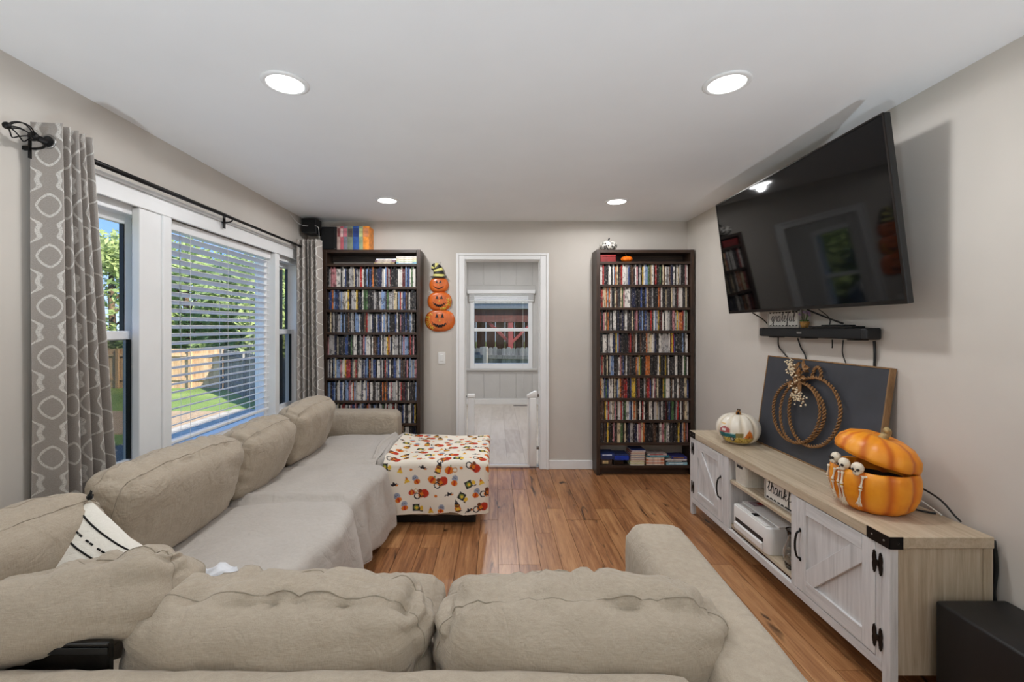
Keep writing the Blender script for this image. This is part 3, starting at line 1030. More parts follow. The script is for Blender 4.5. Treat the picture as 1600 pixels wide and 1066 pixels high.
m = MB().grid(sheet, 64, 150)
so = m.build('seat_sheet', M['sheet'], None, smooth=True)
tag(so, 'pale grey sheet spread over the seats of the window sofa', 'sheet')
md = so.modifiers.new('thickness', 'SOLIDIFY'); md.thickness = .004; md.offset = 1

# ---- back cushions of the window sofa (facing +X)
def side_cushion(label, y0, y1, zc, seed, lean=.28, h=.43, x=-1.47, t=.17, roll=0.0, turn=0.0, **k):
    return cushion('back_cushion', label, y1 - y0, t, h, (x, (y0 + y1) / 2, zc), (lean, roll, PI / 2 + turn), seed, **k)


side_cushion('wide oatmeal back cushion before the near end of the window', 1.56, 2.35, .648, 3, lean=.26, h=.42, roll=.05, x=-1.445, t=.18)
side_cushion('middle oatmeal back cushion before the slatted blind', 2.35, 2.95, .635, 11, lean=.30, h=.39, x=-1.45, puff=.06)
side_cushion('farthest oatmeal back cushion beside the sofa arm', 2.95, 3.6, .65, 17, lean=.30, h=.41, x=-1.43, puff=.06)
side_cushion('oatmeal cushion in the near corner beside the cream pillow', 1.02, 1.55, .665, 23, lean=.25, h=.36, x=-1.47, puff=.06, turn=-.10)

# ---- foreground sofa, its back to the camera
fs_ = thing('sectional_sofa', 'oatmeal sofa in the foreground seen from behind', 'sofa', (-.55, 1.2, 0), group='sectional sofa pieces')
m, D = soft_box(2.30, .26, .59, .05, .0, .003, 41, nx=60, ny=8, nz_=12)
m.v = [(p[0] - .685, p[1] + .84, p[2] + .378) for p in m.v]
m.build('back_frame', M['sofa'], fs_, smooth=True)
m, D = soft_box(.235, 1.0, .592, .055, .0, .002, 43, nx=10, ny=36, nz_=14)
m.v = [(p[0] + .582 + .03 * (p[1]), p[1] + 1.198, p[2] + .366) for p in m.v]
m.build('arm', M['sofa'], fs_, smooth=True)
MB().box(-.78, .455, .975, 1.69, .07, .28).build('base', M['sofa'], fs_, bevel=.02, seg=3, smooth=True)
for x0, x1, sd in ((-.775, -.19, 51), (-.185, .452, 52)):
    m, D = soft_box(x1 - x0, .74, .175, .06, .0, .005, sd, nx=24, ny=24, nz_=6, pz=.015)
    m.v = [(p[0] + (x0 + x1) / 2, p[1] + 1.365, p[2] + .362) for p in m.v]
    m.build('seat_cushion', M['sofa'], fs_, smooth=True)
for fx in (-1.7, .58):
    for fy in (.78, 1.6 if fx > 0 else .9):
        MB().lathe([(.028, .001), (.034, .073)], 12, Matrix.Translation((fx, fy, 0))).build('foot', M['black_plastic'], fs_)
cushion('back_cushion', 'long oatmeal back cushion left of centre in the foreground', .75, .24, .36, (-.535, 1.115, .575), (-.12, .0, 0), 61, puff=.045, r=.10, wr=.014, pz=.012)
cushion('back_cushion', 'oatmeal back cushion at the right of the foreground sofa', .735, .25, .36, (.208, 1.12, .572), (-.12, -.0, 0), 67, puff=.045, r=.11, wr=.013, pz=.008)
cushion('back_cushion', 'slumped oatmeal cushion in the lower left corner over the black panel', .86, .20, .25, (-1.20, 1.075, .66), (-.55, -.19, .08), 71, puff=.05, r=.09, wr=.016, pz=.0)

# glossy black panel peeking out under that cushion
bp = thing('black_panel', 'glossy black panel standing under the slumped corner cushion', 'panel', (-1.1, .99, .452))
MB().box(-1.48, -.86, .978, .994, .452, .70).build('board', pmat('black_gloss', (12, 11, 11), .15, .1, 10), bp, bevel=.004)
MB().box(-1.48, -.86, .9745, .977, .676, .69).build('edge_strip', M['black_plastic'], bp, bevel=.001)

# teal pebble lying in the gap behind the cushion
tb = MB().ball((.242, 1.0, .662), .022, 14, 8, (1.5, .55, .55))
tag(tb.build('glass_pebble', pmat('teal_glass', (96, 140, 120), .15, .15, 20), None, smooth=True), 'small teal glass piece behind the right foreground cushion', 'ornament')

# ---- cream pillow with black stitching and tassels
pl = thing('throw_pillow', 'cream pillow with black stitched lines and tassels in the sofa corner', 'pillow', (-1.2, 1.33, .452))
PM = Matrix.Translation((-1.28, 1.34, .59)) @ Matrix.Rotation(.25, 4, 'Z') @ Matrix.Rotation(-.50, 4, 'X') @ Matrix.Rotation(math.radians(38), 4, 'Y')
hw = .195


def pil(a, c, side):
    e = max(0, (1 - a ** 2) * (1 - c ** 2))
    y = side * (.065 * e ** .5)
    k = 1 - .07 * (1 - abs(a * c)) * (max(abs(a), abs(c)) ** 2)
    return PM @ Vector((a * hw * k, y + .004 * nz(a * 5, c * 5, 3), c * hw * k))


m = MB()
for sd in (-1, 1):
    m.grid(lambda u_, v_: pil(u_ * 2 - 1, v_ * 2 - 1, sd), 26, 26)
po = m.build('cover', M['white_fab'], pl, smooth=True)
for c0, dash in ((.84, 0), (.66, 1), (.52, 0), (-.58, 0), (-.74, 1), (-.86, 1)):
    st = MB()
    nseg = 22
    for i in range(nseg):
        if dash and i % 3 == 2: continue
        a0 = -.9 + 1.8 * i / nseg; a1 = a0 + 1.8 / nseg * (.95 if not dash else .8)
        st.tube([pil(a0, c0 + .03 * math.sin(a0 * 3), -1) , pil((a0 + a1) / 2, c0 + .03 * math.sin(a0 * 3 + .1), -1), pil(a1, c0 + .03 * math.sin(a1 * 3), -1)], .0028, 5)
    st.build('stitch_line', M['black_thread'], po)
for (a, c) in ((-1, -1), (1, 1), (-1, 1), (1, -1)):
    ts = MB(); p0 = pil(a, c, 1); dirv = (p0 - PM.translation).normalized()
    rt = random.Random(int(a * 3 + c * 5 + 20))
    ts.ball(p0 + dirv * .006, .009, 8, 6)
    tl = 1.0 if (a, c) == (-1, -1) else .35
    for k in range(26):
        w_ = Vector((rt.gauss(0, 1), rt.gauss(0, 1), rt.gauss(0, 1))) * .009 * tl
        tip = p0 + dirv * .045 * tl + w_ * 1.3
        ts.tube([p0 + dirv * .004, p0 + dirv * .028 * tl + w_, tip], [.003, .0026, .0012], 4)
    ts.build('tassel', M['black_thread'], pl)

# crumpled white cloth beside the pillow
cr = MB()
rc = random.Random(4)
prof_n = 18


def crum(u_, v_):
    a = u_ * 2 * PI; r_ = .085 * v_
    z = .035 * (1 - v_) + .03 * nz(math.cos(a) * 2.2 * v_ + 3, math.sin(a) * 2.2 * v_, 1) + .035 * max(0, nz(math.cos(a) * 3, math.sin(a) * 3, v_ * 2 + 7)) * v_
    return Vector((-1.00 + r_ * math.cos(a) * 1.25, 1.52 + r_ * math.sin(a) * .7, .50 + max(0, z) + .05 * v_ * max(0, math.sin(a + .6))))


cr.grid(crum, 30, 14)
co_ = cr.build('crumpled_cloth', pmat('white_tissue', (226, 227, 230), .9, .03, 20), None, smooth=True)
tag(co_, 'crumpled white cloth lying beside the cream pillow', 'cloth')

# ---- ottoman with the printed blanket
ot = thing('ottoman', 'low oatmeal ottoman standing before the far sofa seat', 'ottoman', (-.47, 3.48, 0))
m, D = soft_box(.725, .755, .39, .035, .0, .003, 81, nx=24, ny=24, nz_=10)
m.v = [(p[0] - .462, p[1] + 3.492, p[2] + .252) for p in m.v]
m.build('body', M['sofa'], ot, smooth=True)
MB().box(-.82, -.15, 3.16, 3.82, .001, .056).build('plinth', M['black_plastic'], ot, bevel=.004)

BU, BV = 0.80, 1.28          # blanket size in metres (across, along)
NU, NV = 190, 300


def blanket(uu, vv):
    s = vv * BV; xa = uu * BU
    # along: top from the back (y=3.84) to the front edge, then down the front
    top_len = .70; r_ = .045
    xx = -.795 + xa
    zt = .462 + .008 * nz(xa * 6, s * 6, 1)
    side = 0.0
    y_back = 3.835
    if s < top_len:
        y, z = y_back - s, zt
    elif s < top_len + r_ * PI / 2:
        q = (s - top_len) / r_
        y, z = y_back - top_len - math.sin(q) * r_, zt - r_ * (1 - math.cos(q))
    else:
        q = s - top_len - r_ * PI / 2
        f_ = min(1, q / .25)
        y = y_back - top_len - r_ - .018 * f_ * math.sin(xa * 13 + 1) - .018 * f_ - .012 * f_ * nz(xa * 7, q * 4, 6)
        z = zt - r_ - q
    # right-hand overhang bends down over the ottoman's side
    xe = -.085
    if xx > xe:
        o_ = xx - xe
        rr2 = .03
        if o_ < rr2 * PI / 2:
            q2 = o_ / rr2; xx = xe + math.sin(q2) * rr2; dz = rr2 * (1 - math.cos(q2))
        else:
            xx = xe + rr2; dz = rr2 + (o_ - rr2 * PI / 2)
        z -= dz if s < top_len else dz * max(0, 1 - (s - top_len) / .2)
        if s >= top_len: y += .5 * o_ * min(1, (s - top_len) / .2)
    # left edge slightly lifted over the sheet
    if xa < .10: z += .02 * (1 - xa / .10) if s < top_len else 0
    z += .006 * math.sin(xa * 9 + s * 5) * (1 if s < top_len else 0)
    hem = .088 + .018 * math.sin(xa * 8.5 + 3.6) + .01 * math.sin(xa * 17)
    return Vector((xx, y, max(z, hem - .0)))


BV = .70 + .045 * PI / 2 + .325
m = MB().grid(blanket, NU, NV)
cols = np.zeros((len(m.v), 3)); cols[:] = lin((232, 222, 206))
UU, VV = np.meshgrid(np.linspace(0, BU, NU + 1), np.linspace(0, BV, NV + 1))
UU = UU.ravel(); VV = VV.ravel()
rb = random.Random(12)
OR, RD, YL, BK, GR, TN, BLG, DB = [lin(c) for c in ((214, 120, 40), (186, 58, 36), (226, 184, 66), (46, 42, 46), (120, 132, 70), (200, 150, 96), (150, 156, 172), (112, 62, 36))]


def paint(mask, c): cols[mask] = c


def motif(cx, cy, kind, a, s):
    dx = UU - cx; dy = VV - cy
    x_ = (dx * math.cos(a) + dy * math.sin(a)) / s; y_ = (-dx * math.sin(a) + dy * math.cos(a)) / s
    el = lambda ex, ey, rx, ry: ((x_ - ex) / rx) ** 2 + ((y_ - ey) / ry) ** 2 < 1
    if kind == 0:      # pumpkin with a vine
        paint(el(0, 0, 1.0, .85), RD if s < .026 else OR); paint(el(0, 0, .3, .82), OR if s < .026 else RD); paint(el(.1, -.95, .18, .3), GR)
        paint(np.abs(np.hypot(x_ - 1.3, y_ + .4) - .5) < .11, TN)
    elif kind == 1:    # candy corn
        tri = (y_ > -1) & (y_ < 1) & (np.abs(x_) < (y_ + 1) * .45)
        paint(tri, YL); paint(tri & (y_ < .1), OR); paint(tri & (y_ < -.5), BK)
    elif kind == 2:    # bat
        paint(el(0, 0, .3, .5), BK); paint((np.abs(x_) < 1.3) & (np.abs(y_ - .25 * np.abs(np.sin(x_ * 4))) < .3 * (1.3 - np.abs(x_))), BK); paint(el(.8, .5, .35, .2), OR)
    elif kind == 3:    # owl-like bird in a hat: round body, plain
        paint(el(0, .3, .8, .9), OR); paint(el(0, .45, .45, .55), YL); paint(el(0, -.6, .7, .55), DB)
        paint((y_ > -2.1) & (y_ < -.9) & (np.abs(x_) < (y_ + 2.1) * .5), BK); paint(el(-.25, -.6, .14, .14), YL); paint(el(.25, -.6, .14, .14), YL); paint(el(0, .9, .9, .16), BK)
    elif kind == 4:    # framed square lantern
        paint((np.abs(x_) < .9) & (np.abs(y_) < .9), BK); paint(el(0, 0, .62, .62), GR); paint(el(.1, .1, .35, .35), YL); paint(el(1.35, .2, .45, .6), YL); paint(el(1.35, .95, .4, .14), BK)
    elif kind == 5:    # ghost over a pumpkin
        paint(el(0, -.5, .75, .8), BLG); paint(el(0, .5, .8, .65), OR); paint(el(0, .5, .25, .62), RD); paint(el(-.25, -.6, .1, .15), BK); paint(el(.2, -.6, .1, .15), BK)
    elif kind == 6:    # cat curled on a pumpkin
        paint(el(.4, 0, .95, .9), RD); paint(el(-.5, .1, .6, .7), OR); paint(el(-.5, -.7, .45, .4), DB); paint(np.abs(np.hypot(x_ + 1.3, y_ - .2) - .6) < .12, BK); paint(el(-.2, .5, .5, .12), BK)
    else:              # dot
        paint(el(0, 0, 1, .8), OR)


gx, gy = 9, 12
order = [6, 3, 0, 5, 2, 4, 6, 1, 3, 0, 5, 4, 6, 7, 2, 1]
k = kp = -1
for j in range(gy):
    for i in range(gx):
        cx = (i + .5 + (.25 if j % 2 else -.25) + rb.uniform(-.16, .16)) * BU / gx
        cy = (j + .5 + rb.uniform(-.18, .18)) * BV / gy
        kd = rb.choice([q for q in order if q not in (k, kp)]); kp, k = k, kd
        motif(cx, cy, kd, rb.uniform(-.6, .6), {0: rb.choice([.022, .030]), 1: .023, 2: .026, 3: .028, 4: .027, 5: .028, 6: .032, 7: .011}[kd])
off = m.center()
bo = m.build('printed_blanket', M['print'], None, smooth=True)
set_cols(bo.data, cols)
tag(bo, 'cream blanket printed with orange pumpkins draped over the ottoman', 'blanket')
md = bo.modifiers.new('thickness', 'SOLIDIFY'); md.thickness = .005; md.offset = -1

# loose tail of the pale sheet bridging sofa seat and ottoman
def tail(u_, v_):
    y = 3.84 - .86 * v_
    x = -.90 + .12 * u_ - .03 * math.sin(v_ * 5)
    z = .468 + .016 * math.sin(u_ * 9 + v_ * 3) + .008 * nz(u_ * 3, v_ * 5, 3)
    if v_ > .80:
        q = (v_ - .80) / .20
        y = 3.84 - .86 * .80 - .06 * math.sin(q * PI / 2)
        z -= .30 * q ** 1.3
        x -= .05 * q
    return Vector((x, y, z))


m = MB().grid(tail, 14, 40)
to = m.build('sheet_fold', M['sheet'], None, smooth=True)
tag(to, 'bunched pale grey cloth edge between the sofa seat and ottoman', 'sheet')
md = to.modifiers.new('thickness', 'SOLIDIFY'); md.thickness = .008

# ------------------------------------------------------------------ curtains and rod
RX, RZ = -1.775, 2.13
rod = thing('curtain_rod', 'thin black curtain rod above the window with wire-cage finial', 'curtain rod', (RX, 2.9, 2.05))
MB().tube([(RX, 1.70, RZ), (RX, 4.16, RZ)], .0095, 12).build('pole', M['black_metal'], rod, smooth=True)
MB().tube([(RX, 1.70, RZ), (RX, 2.9, RZ)], .0115, 12).build('sleeve', M['black_metal'], rod, smooth=True)
for yy in (1.735, 2.96, 4.09):
    b_ = MB()
    b_.tube(smooth_path([(XL + .001, yy, RZ - .03), (RX - .03, yy, RZ - .03), (RX - .003, yy, RZ - .022), (RX + .004, yy, RZ - .012)], 4), .005, 8)
    b_.box(XL + .031, XL + .036, yy - .012, yy + .012, RZ - .07, RZ + .01)
    b_.box(XL + .0005, XL + .031, yy - .006, yy + .006, RZ - .035, RZ - .02)
    b_.build('bracket', M['black_metal'], rod, smooth=False)
fin = MB()
fin.lathe([(.015, 0), (.018, .006), (.018, .014), (.01, .02)], 14, Matrix.Translation((RX, 1.70, RZ)) @ Matrix.Rotation(PI / 2, 4, 'X'))
for k in range(6):
    a = k * PI / 3
    pts = []
    for j in range(15):
        q = j / 14
        rr_ = .034 * math.sin(PI * q) ** .9 + .002
        an = a + q * 1.4
        pts.append((RX + math.cos(an) * rr_, 1.69 - q * .085, RZ + math.sin(an) * rr_))
    fin.tube(pts, .0024, 6)
fin.build('finial', M['black_metal'], rod, smooth=True)
MB().ball((RX, 1.60, RZ), .013, 12, 8).build('finial_tip', M['black_metal'], rod, smooth=True)
MB().ball((RX, 4.165, RZ), .017, 12, 8).build('end_cap', M['black_metal'], rod, smooth=True)


def curtain(label, path_fn, length, z0, z1, nu, nv, seed, grom):
    """path_fn(s,zf) -> (x,y); zf 1 at the top; u in metres of cloth"""
    t = thing('curtain', label, 'curtain', (*path_fn(.5, .5), z0), group='grey trellis curtains')
    m = MB().grid(lambda a, b: Vector((*path_fn(a, b), z0 + (z1 - z0) * b)), nu, nv)
    o = m.build('cloth', M['curtain'], t, smooth=True)
    uv = o.data.uv_layers.new(name='UVMap')
    vu = [((i % (nu + 1)) / nu * length, (i // (nu + 1)) / nv * (z1 - z0)) for i in range(len(m.v))]
    for l in o.data.loops: uv.data[l.index].uv = vu[l.vertex_index]
    md = o.modifiers.new('thickness', 'SOLIDIFY'); md.thickness = .003
    for s in grom:
        x, y = path_fn(s, .97)
        x2, y2 = path_fn(s + .004, .97)
        tv = Vector((x2 - x, y2 - y, 0)).normalized(); nv_ = Vector((-tv.y, tv.x, 0))
        c_ = Vector((x, y, RZ))
        pts = [c_ + (tv * math.cos(q) + Vector((0, 0, 1)) * math.sin(q)) * .024 for q in [2 * PI * i / 20 for i in range(20)]]
        MB().tube(pts, .005, 6, closed=True).build('grommet', M['steel'], t, smooth=True)
        MB().tube([c_ - nv_ * .0035, c_ + nv_ * .0035], .0225, 16).build('eyelet', M['black_plastic'], t)
    return t


def near_path(s, zf):
    folds = 4.5
    spread = 1 + 1.1 * (1 - zf)
    y = 1.735 + (s * .145) * spread + .004 * math.sin(zf * 5)
    amp = .062 * (1 - .1 * zf)
    w = math.sin(s * folds * 2 * PI - .1)
    w = math.copysign(abs(w) ** .75, w)
    x = -1.772 - amp * math.cos(s * folds * 2 * PI) + .006 * nz(s * 6, zf * 3, 2)
    return (x, y)


curtain('grey trellis-patterned curtain hanging at the near side of the window', near_path, .95, .03, 2.205, 150, 60, 1, [.06, .28, .5, .72])


def far_path(s, zf):
    folds = 5
    y = 4.02 + .05 * math.sin(s * folds * 2 * PI + .6) + .012 * nz(s * 5, zf * 4, 9)
    x = -1.815 + .235 * s * (1 - .12 * zf) + .008 * math.sin(s * 40)
    return (x, y)


curtain('grey trellis-patterned curtain hanging at the far side, beside the left bookcase', far_path, .95, .03, 2.19, 150, 60, 2, [.10])

# ------------------------------------------------------------------ safety gate in the doorway
gt = thing('safety_gate', 'white retractable mesh safety gate stretched across the doorway', 'gate', (.05, YB + .03, 0))
gy = YB + .035
MB().box(.325, .395, gy - .03, gy + .03, .02, .70).build('housing', M['white_plastic'], gt, bevel=.012, seg=3, smooth=True)
h_ = MB(); h_.prism([(.30, .70), (.40, .70), (.40, .765), (.375, .765), (.30, .725)], lambda u, v, k: Vector((u, gy - .028 + k * .056, v)))
h_.build('top_handle', M['white_plastic'], gt, bevel=.006, seg=2, smooth=True)
MB().box(DX0 + .035, DX0 + .10, gy - .02, gy + .02, .02, .70).build('pull_bar', veil('frosted_white', (236, 236, 236), .55), gt, bevel=.006)
MB().box(DX0 + .03, DX0 + .105, gy - .024, gy + .024, .70, .735).build('latch', M['white_plastic'], gt, bevel=.006)
MB().tube([(DX0 + .015, gy, .71), (DX0 + .035, gy, .718)], .006, 8).build('latch_hook', M['steel'], gt)
for zz in (.20, .72):
    MB().box(.395, DX1 - .0145, gy - .012, gy + .012, zz - .015, zz + .015).build('wall_mount', M['steel'], gt, bevel=.003)
MB().box(DX0 + .10, .326, gy - .001, gy + .001, .03, .68).build('mesh_panel', M['mesh'], gt)
MB().box(DX0 + .10, .326, gy - .012, gy + .012, .008, .032).build('bottom_rail', M['white_plastic'], gt, bevel=.004)
MB().box(.305, .325, gy - .006, gy + .006, .032, .69).build('mesh_hem', M['white_plastic'], gt, bevel=.003)

# ------------------------------------------------------------------ bookcases and what is on them
SC = 166.0                      # pixels per metre at the bookcase fronts
BF, BB = F / SC, YB - .003
shelf_tops = []


def zof(py): return 1.40 - (py - 511) / SC


def bookcase(label, x0, x1, ys):
    t = thing('bookcase', label, 'bookcase', ((x0 + x1) / 2, (BF + BB) / 2, 0), group='dark stained bookcases')
    th = .036
    top = zof(390)
    for a, b in ((x0, x0 + th), (x1 - th, x1)):
        MB().box(a, b, BF, BB, 0.001, top).build('side_panel', M['dark_wood'], t, bevel=.002)
    MB().box(x0 + th, x1 - th, BF, BB, top - .03, top - .001).build('top_board', M['dark_wood_h'], t, bevel=.002)
    for y in ys:
        z = zof(y)
        MB().box(x0 + th, x1 - th, BF + .004, BB, z - .012, z + .012).build('shelf', M['dark_wood_h'], t, bevel=.002)
    MB().box(x0 + th, x1 - th, BF + .05, BF + .07, 0.002, zof(ys[-1]) - .012).build('kick_board', M['dark_wood_h'], t)
    MB().box(x0 + th, x1 - th, BB - .02, BB, top - .09, top - .031).build('back_rail', M['dark_wood_h'], t)
    return t


RY = [410.6, 446.6, 482.3, 518.5, 553.5, 588.9, 624.7, 658.9, 694.6, 730]
LY = [414, 450, 486, 521.5, 557, 593, 628.5, 664, 698, 730]
bookcase('tall dark-stained bookcase of disc cases in the right corner', .94, 1.862, RY)
bookcase('tall dark-stained bookcase of disc cases in the left corner', -1.64, -.719, LY)

PAL = {'black': (26, 24, 26), 'charcoal': (52, 48, 50), 'white': (222, 216, 208), 'pale grey': (172, 168, 166), 'blue': (52, 74, 128), 'light blue': (128, 152, 190),
       'red': (168, 44, 40), 'dark red': (92, 30, 32), 'yellow': (216, 178, 62), 'cream': (214, 196, 160), 'brown': (94, 66, 48), 'green': (72, 104, 62),
       'orange': (200, 112, 50), 'pink': (196, 132, 136), 'navy': (30, 36, 66)}
WT_R = dict(black=22, charcoal=12, white=17, red=6, yellow=4, cream=7, brown=6, green=2, orange=4, pink=3, navy=3, blue=3)
WT_R['pale grey'] = 8; WT_R['light blue'] = 3; WT_R['dark red'] = 4
WT_L = dict(black=20, charcoal=12, white=17, red=4, yellow=2, cream=3, brown=4, green=1, orange=2, pink=4, navy=7, blue=7)
WT_L['pale grey'] = 13; WT_L['light blue'] = 10; WT_L['dark red'] = 3
rd = random.Random(21)
disc_mesh = {}


def disc_item(cname, w, h, d):
    k = (cname, w, h)
    if k not in disc_mesh:
        q = MB().box(-w / 2 + .0009, w / 2 - .0009, 0, d, 0, h)
        me = q.mesh('disc_case'); me.materials.append(M['disc'])
        set_cols(me, np.array([lin(PAL[cname])] * 8))
        disc_mesh[k] = me
    return disc_mesh[k]


rest = MB(); rest_cols = []
n_ind = 0
rows_txt = ['top', 'second', 'third', 'fourth', 'fifth', 'sixth', 'seventh', 'bottom']


def fill_row(x0, x1, z, wt, case, row, blu, x_from=None):
    global n_ind
    x = x0 + .002; k = 0
    names = list(wt); ws = [wt[n_] for n_ in names]
    run = None
    while True:
        w = rd.choice([.0135, .0135, .0145, .011, .0145, .024 if rd.random() < .25 else .0135])
        if x + w > x1 - .002: break
        if run and rd.random() < .1: cn = run
        else: cn = rd.choices(names, ws)[0]
        run = cn
        isb = rd.random() < blu
        h = .171 if isb else .190
        if w == .011 and not isb: w = .0135
        h = min(h, .192)
        k += 1
        y = BF + .022 + rd.uniform(0, .014)
        vis = x + w > (x_from if x_from is not None else -9)
        if case == 'right' and n_ind < 300:
            o = bpy.data.objects.new('disc_case', disc_item(cn, w, h, .132)); COL.objects.link(o)
            o.location = (x + w / 2, y, z + .0125)
            tag(o, f'{cn} spined disc case, {ordinal(k)} from left in the {rows_txt[row]} disc row, right-hand bookcase', 'disc case', 'disc cases in the right-hand bookcase')
            n_ind += 1
        elif vis:
            rest.box(x + .0009, x + w - .0009, y, y + .132, z + .0125, z + .0125 + h)
            rest_cols.extend([lin(PAL[cn])] * 8)
        x += w
        if rd.random() < .02: x += .004


for r_ in range(8):
    fill_row(.976, 1.826, zof(RY[r_ + 1]), WT_R, 'right', r_, .25)
for r_ in range(8):
    fill_row(-1.604, -.755, zof(LY[r_ + 1]), WT_L, 'left', r_, .6, -1.60)
ro = rest.build('disc_cases', M['disc'])
set_cols(ro.data, np.array(rest_cols))
tag(ro, 'rows of colourful disc cases on the remaining bookcase shelves', 'disc cases', kind='stuff')


cloth_cols = {}


def flat(name, c, rough=.5):
    k = (c, rough)
    if k not in cloth_cols: cloth_cols[k] = pmat('cover_%d_%d_%d' % c, c, rough, .12, 30, bump=.05, bscale=80)
    return cloth_cols[k]


def book(label, x0, x1, y0, y1, z0, z1, c, spine='front', group=None, stripe=None, ang=0.0):
    """flat-lying or standing book; spine: which side is the closed one (front=-y, left=-x)"""
    cx, cy = (x0 + x1) / 2, (y0 + y1) / 2
    t = thing('book', label, 'book', (cx, cy, z0), group, rotz=ang)
    x0 -= cx; x1 -= cx; y0 -= cy; y1 -= cy; h = z1 - z0
    cv = MB(); e = .0022
    dims = (x1 - x0, y1 - y0, h)
    ax = dims.index(min(dims))                      # thickness axis
    if ax == 2:
        cv.box(x0, x1, y0, y1, 0, e); cv.box(x0, x1, y0, y1, h - e, h)
        if spine == 'front': cv.box(x0, x1, y0, y0 + e, e, h - e)
        elif spine == 'back': cv.box(x0, x1, y1 - e, y1, e, h - e)
        else: cv.box(x0, x0 + e, y0, y1, e, h - e)
        pg = MB().box(x0 + .004, x1 - .004, y0 + .003, y1 - .003, e, h - e)
    else:
        cv.box(x0, x0 + e, y0, y1, 0, h); cv.box(x1 - e, x1, y0, y1, 0, h); cv.box(x0 + e, x1 - e, y0, y0 + e, 0, h)
        pg = MB().box(x0 + e, x1 - e, y0 + .003, y1 - .004, .004, h - .004)
    cvo = cv.build('cover', flat('c', c), t, local=True)
    pg.build('pages', M['pages'], t, local=True)
    if stripe:
        if ax == 2: MB().box(x0 + (x1 - x0) * .12, x0 + (x1 - x0) * .8, y0 - .0006, y0, h * .3, h * .72).build('spine_print', flat('s', stripe), cvo, local=True)
        else: MB().box(x0 + .004, x1 - .004, y0 - .0006, y0, h * .55, h * .9).build('spine_print', flat('s', stripe), cvo, local=True)
    return t


# top of the left bookcase: two small speakers and a row of upright books
TZ = zof(390) + .0008
sp = thing('speaker', 'small black box speaker on top of the left bookcase', 'speaker', (-1.59, 4.25, TZ))
MB().box(-1.665, -1.515, BF + .03, BF + .16, TZ, TZ + .222).build('cabinet', M['black_plastic'], sp, bevel=.008, seg=3)
MB().box(-1.658, -1.545, BF + .022, BF + .031, TZ + .008, TZ + .214).build('grille', M['black_cloth'], sp, bevel=.004)
MB().box(-1.535, -1.527, BF + .0285, BF + .0305, TZ + .012, TZ + .016).build('badge', M['steel'], sp)
ws_ = thing('speaker', 'small black speaker fixed high in the corner above the curtain', 'speaker', (-1.77, 4.25, 2.23))
s_ = MB(); s_.prism([(-1.835, 2.42), (-1.69, 2.42), (-1.69, 2.275), (-1.80, 2.275), (-1.835, 2.30)], lambda u, v, k: Vector((u, (4.14, 4.27)[k], v)))
s_.build('cabinet', M['black_plastic'], ws_, bevel=.006)
MB().box(-1.82, -1.70, 4.13, 4.141, 2.29, 2.41).build('grille', M['black_cloth'], ws_, bevel=.003)
MB().tube([(-1.775, 4.27, 2.33), (-1.80, 4.31, 2.33), (-1.835, YB - .001, 2.33)], .012, 8).build('bracket', M['black_metal'], ws_)
tag(MB().tube(smooth_path([(-1.85, 3.95, 2.415), (-1.83, 4.05, 2.36), (-1.79, 4.125, 2.345), (-1.69, 4.135, 2.345), (-1.67, 4.15, 2.30), (-1.675, 4.16, 2.13)], 5), .0025, 6).build('speaker_wire', M['cord'], None, smooth=True),
    'thin white speaker wire looping in the left ceiling corner', 'wire')
bx_ = -1.508
BK_ = [(.030, (176, 150, 140), (120, 60, 60), 'tan and pink'), (.030, (180, 92, 100), (210, 180, 176), 'rose red'), (.036, (120, 120, 130), (190, 110, 120), 'grey-pink'), (.051, (120, 128, 108), (84, 74, 66), 'olive grey'),
       (.055, (48, 84, 150), (30, 52, 110), 'bright blue'), (.038, (134, 148, 120), (170, 176, 120), 'grey-green'), (.056, (222, 136, 50), (190, 120, 80), 'orange')]
for k, (w, c, c2, nm) in enumerate(BK_):
    book(f'{nm} hardback book standing in the row on the left bookcase', bx_, bx_ + w, BF + .015, BF + .172, TZ, TZ + .224 - .003 * (k % 2), c, group='upright books on the left bookcase', stripe=c2)
    bx_ += w + .001
# cases lying flat in its open top bay
z = zof(414) + .0125
for k, (dx0, dx1, h, c, nm) in enumerate(((-1.16, -.965, .017, (150, 128, 96), 'mottled brown'), (-1.15, -.955, .018, (120, 92, 104), 'mauve and grey'), (-1.14, -.95, .012, (206, 206, 214), 'pale lilac'))):
    book(f'{nm} book lying in the left pile of the upper bay, left bookcase', dx0, dx1, BF + .02, BF + .15, z, z + h, c, group='books lying in the upper bay', stripe=(200, 190, 170)); z += h + .0006
z = zof(414) + .0125
for k, (h, c, nm) in enumerate(((.018, (120, 160, 176), 'light blue'), (.019, (190, 196, 160), 'pale green'), (.019, (196, 186, 160), 'cream and green'), (.013, (196, 188, 182), 'white'))):
    book(f'{nm} book lying in the right pile of the upper bay, left bookcase', -.948, -.757, BF + .015, BF + .15, z, z + h, c, group='books lying in the upper bay', stripe=(214, 206, 196)); z += h + .0006

# bottom bay of the right bookcase
zb_ = zof(730) + .0125


def pile(x0, x1, items, where, z=None, dep=.15):
    z = zb_ if z is None else z
    for k, (h, c, nm, j, st) in enumerate(items):
        book(f'{nm} lying in the {where}', x0 + j, x1 + j, BF + .02 + abs(j) * .3, BF + .02 + dep, z, z + h, c, group='books in the bottom bay of the right bookcase', stripe=st)
        z += h + .0006


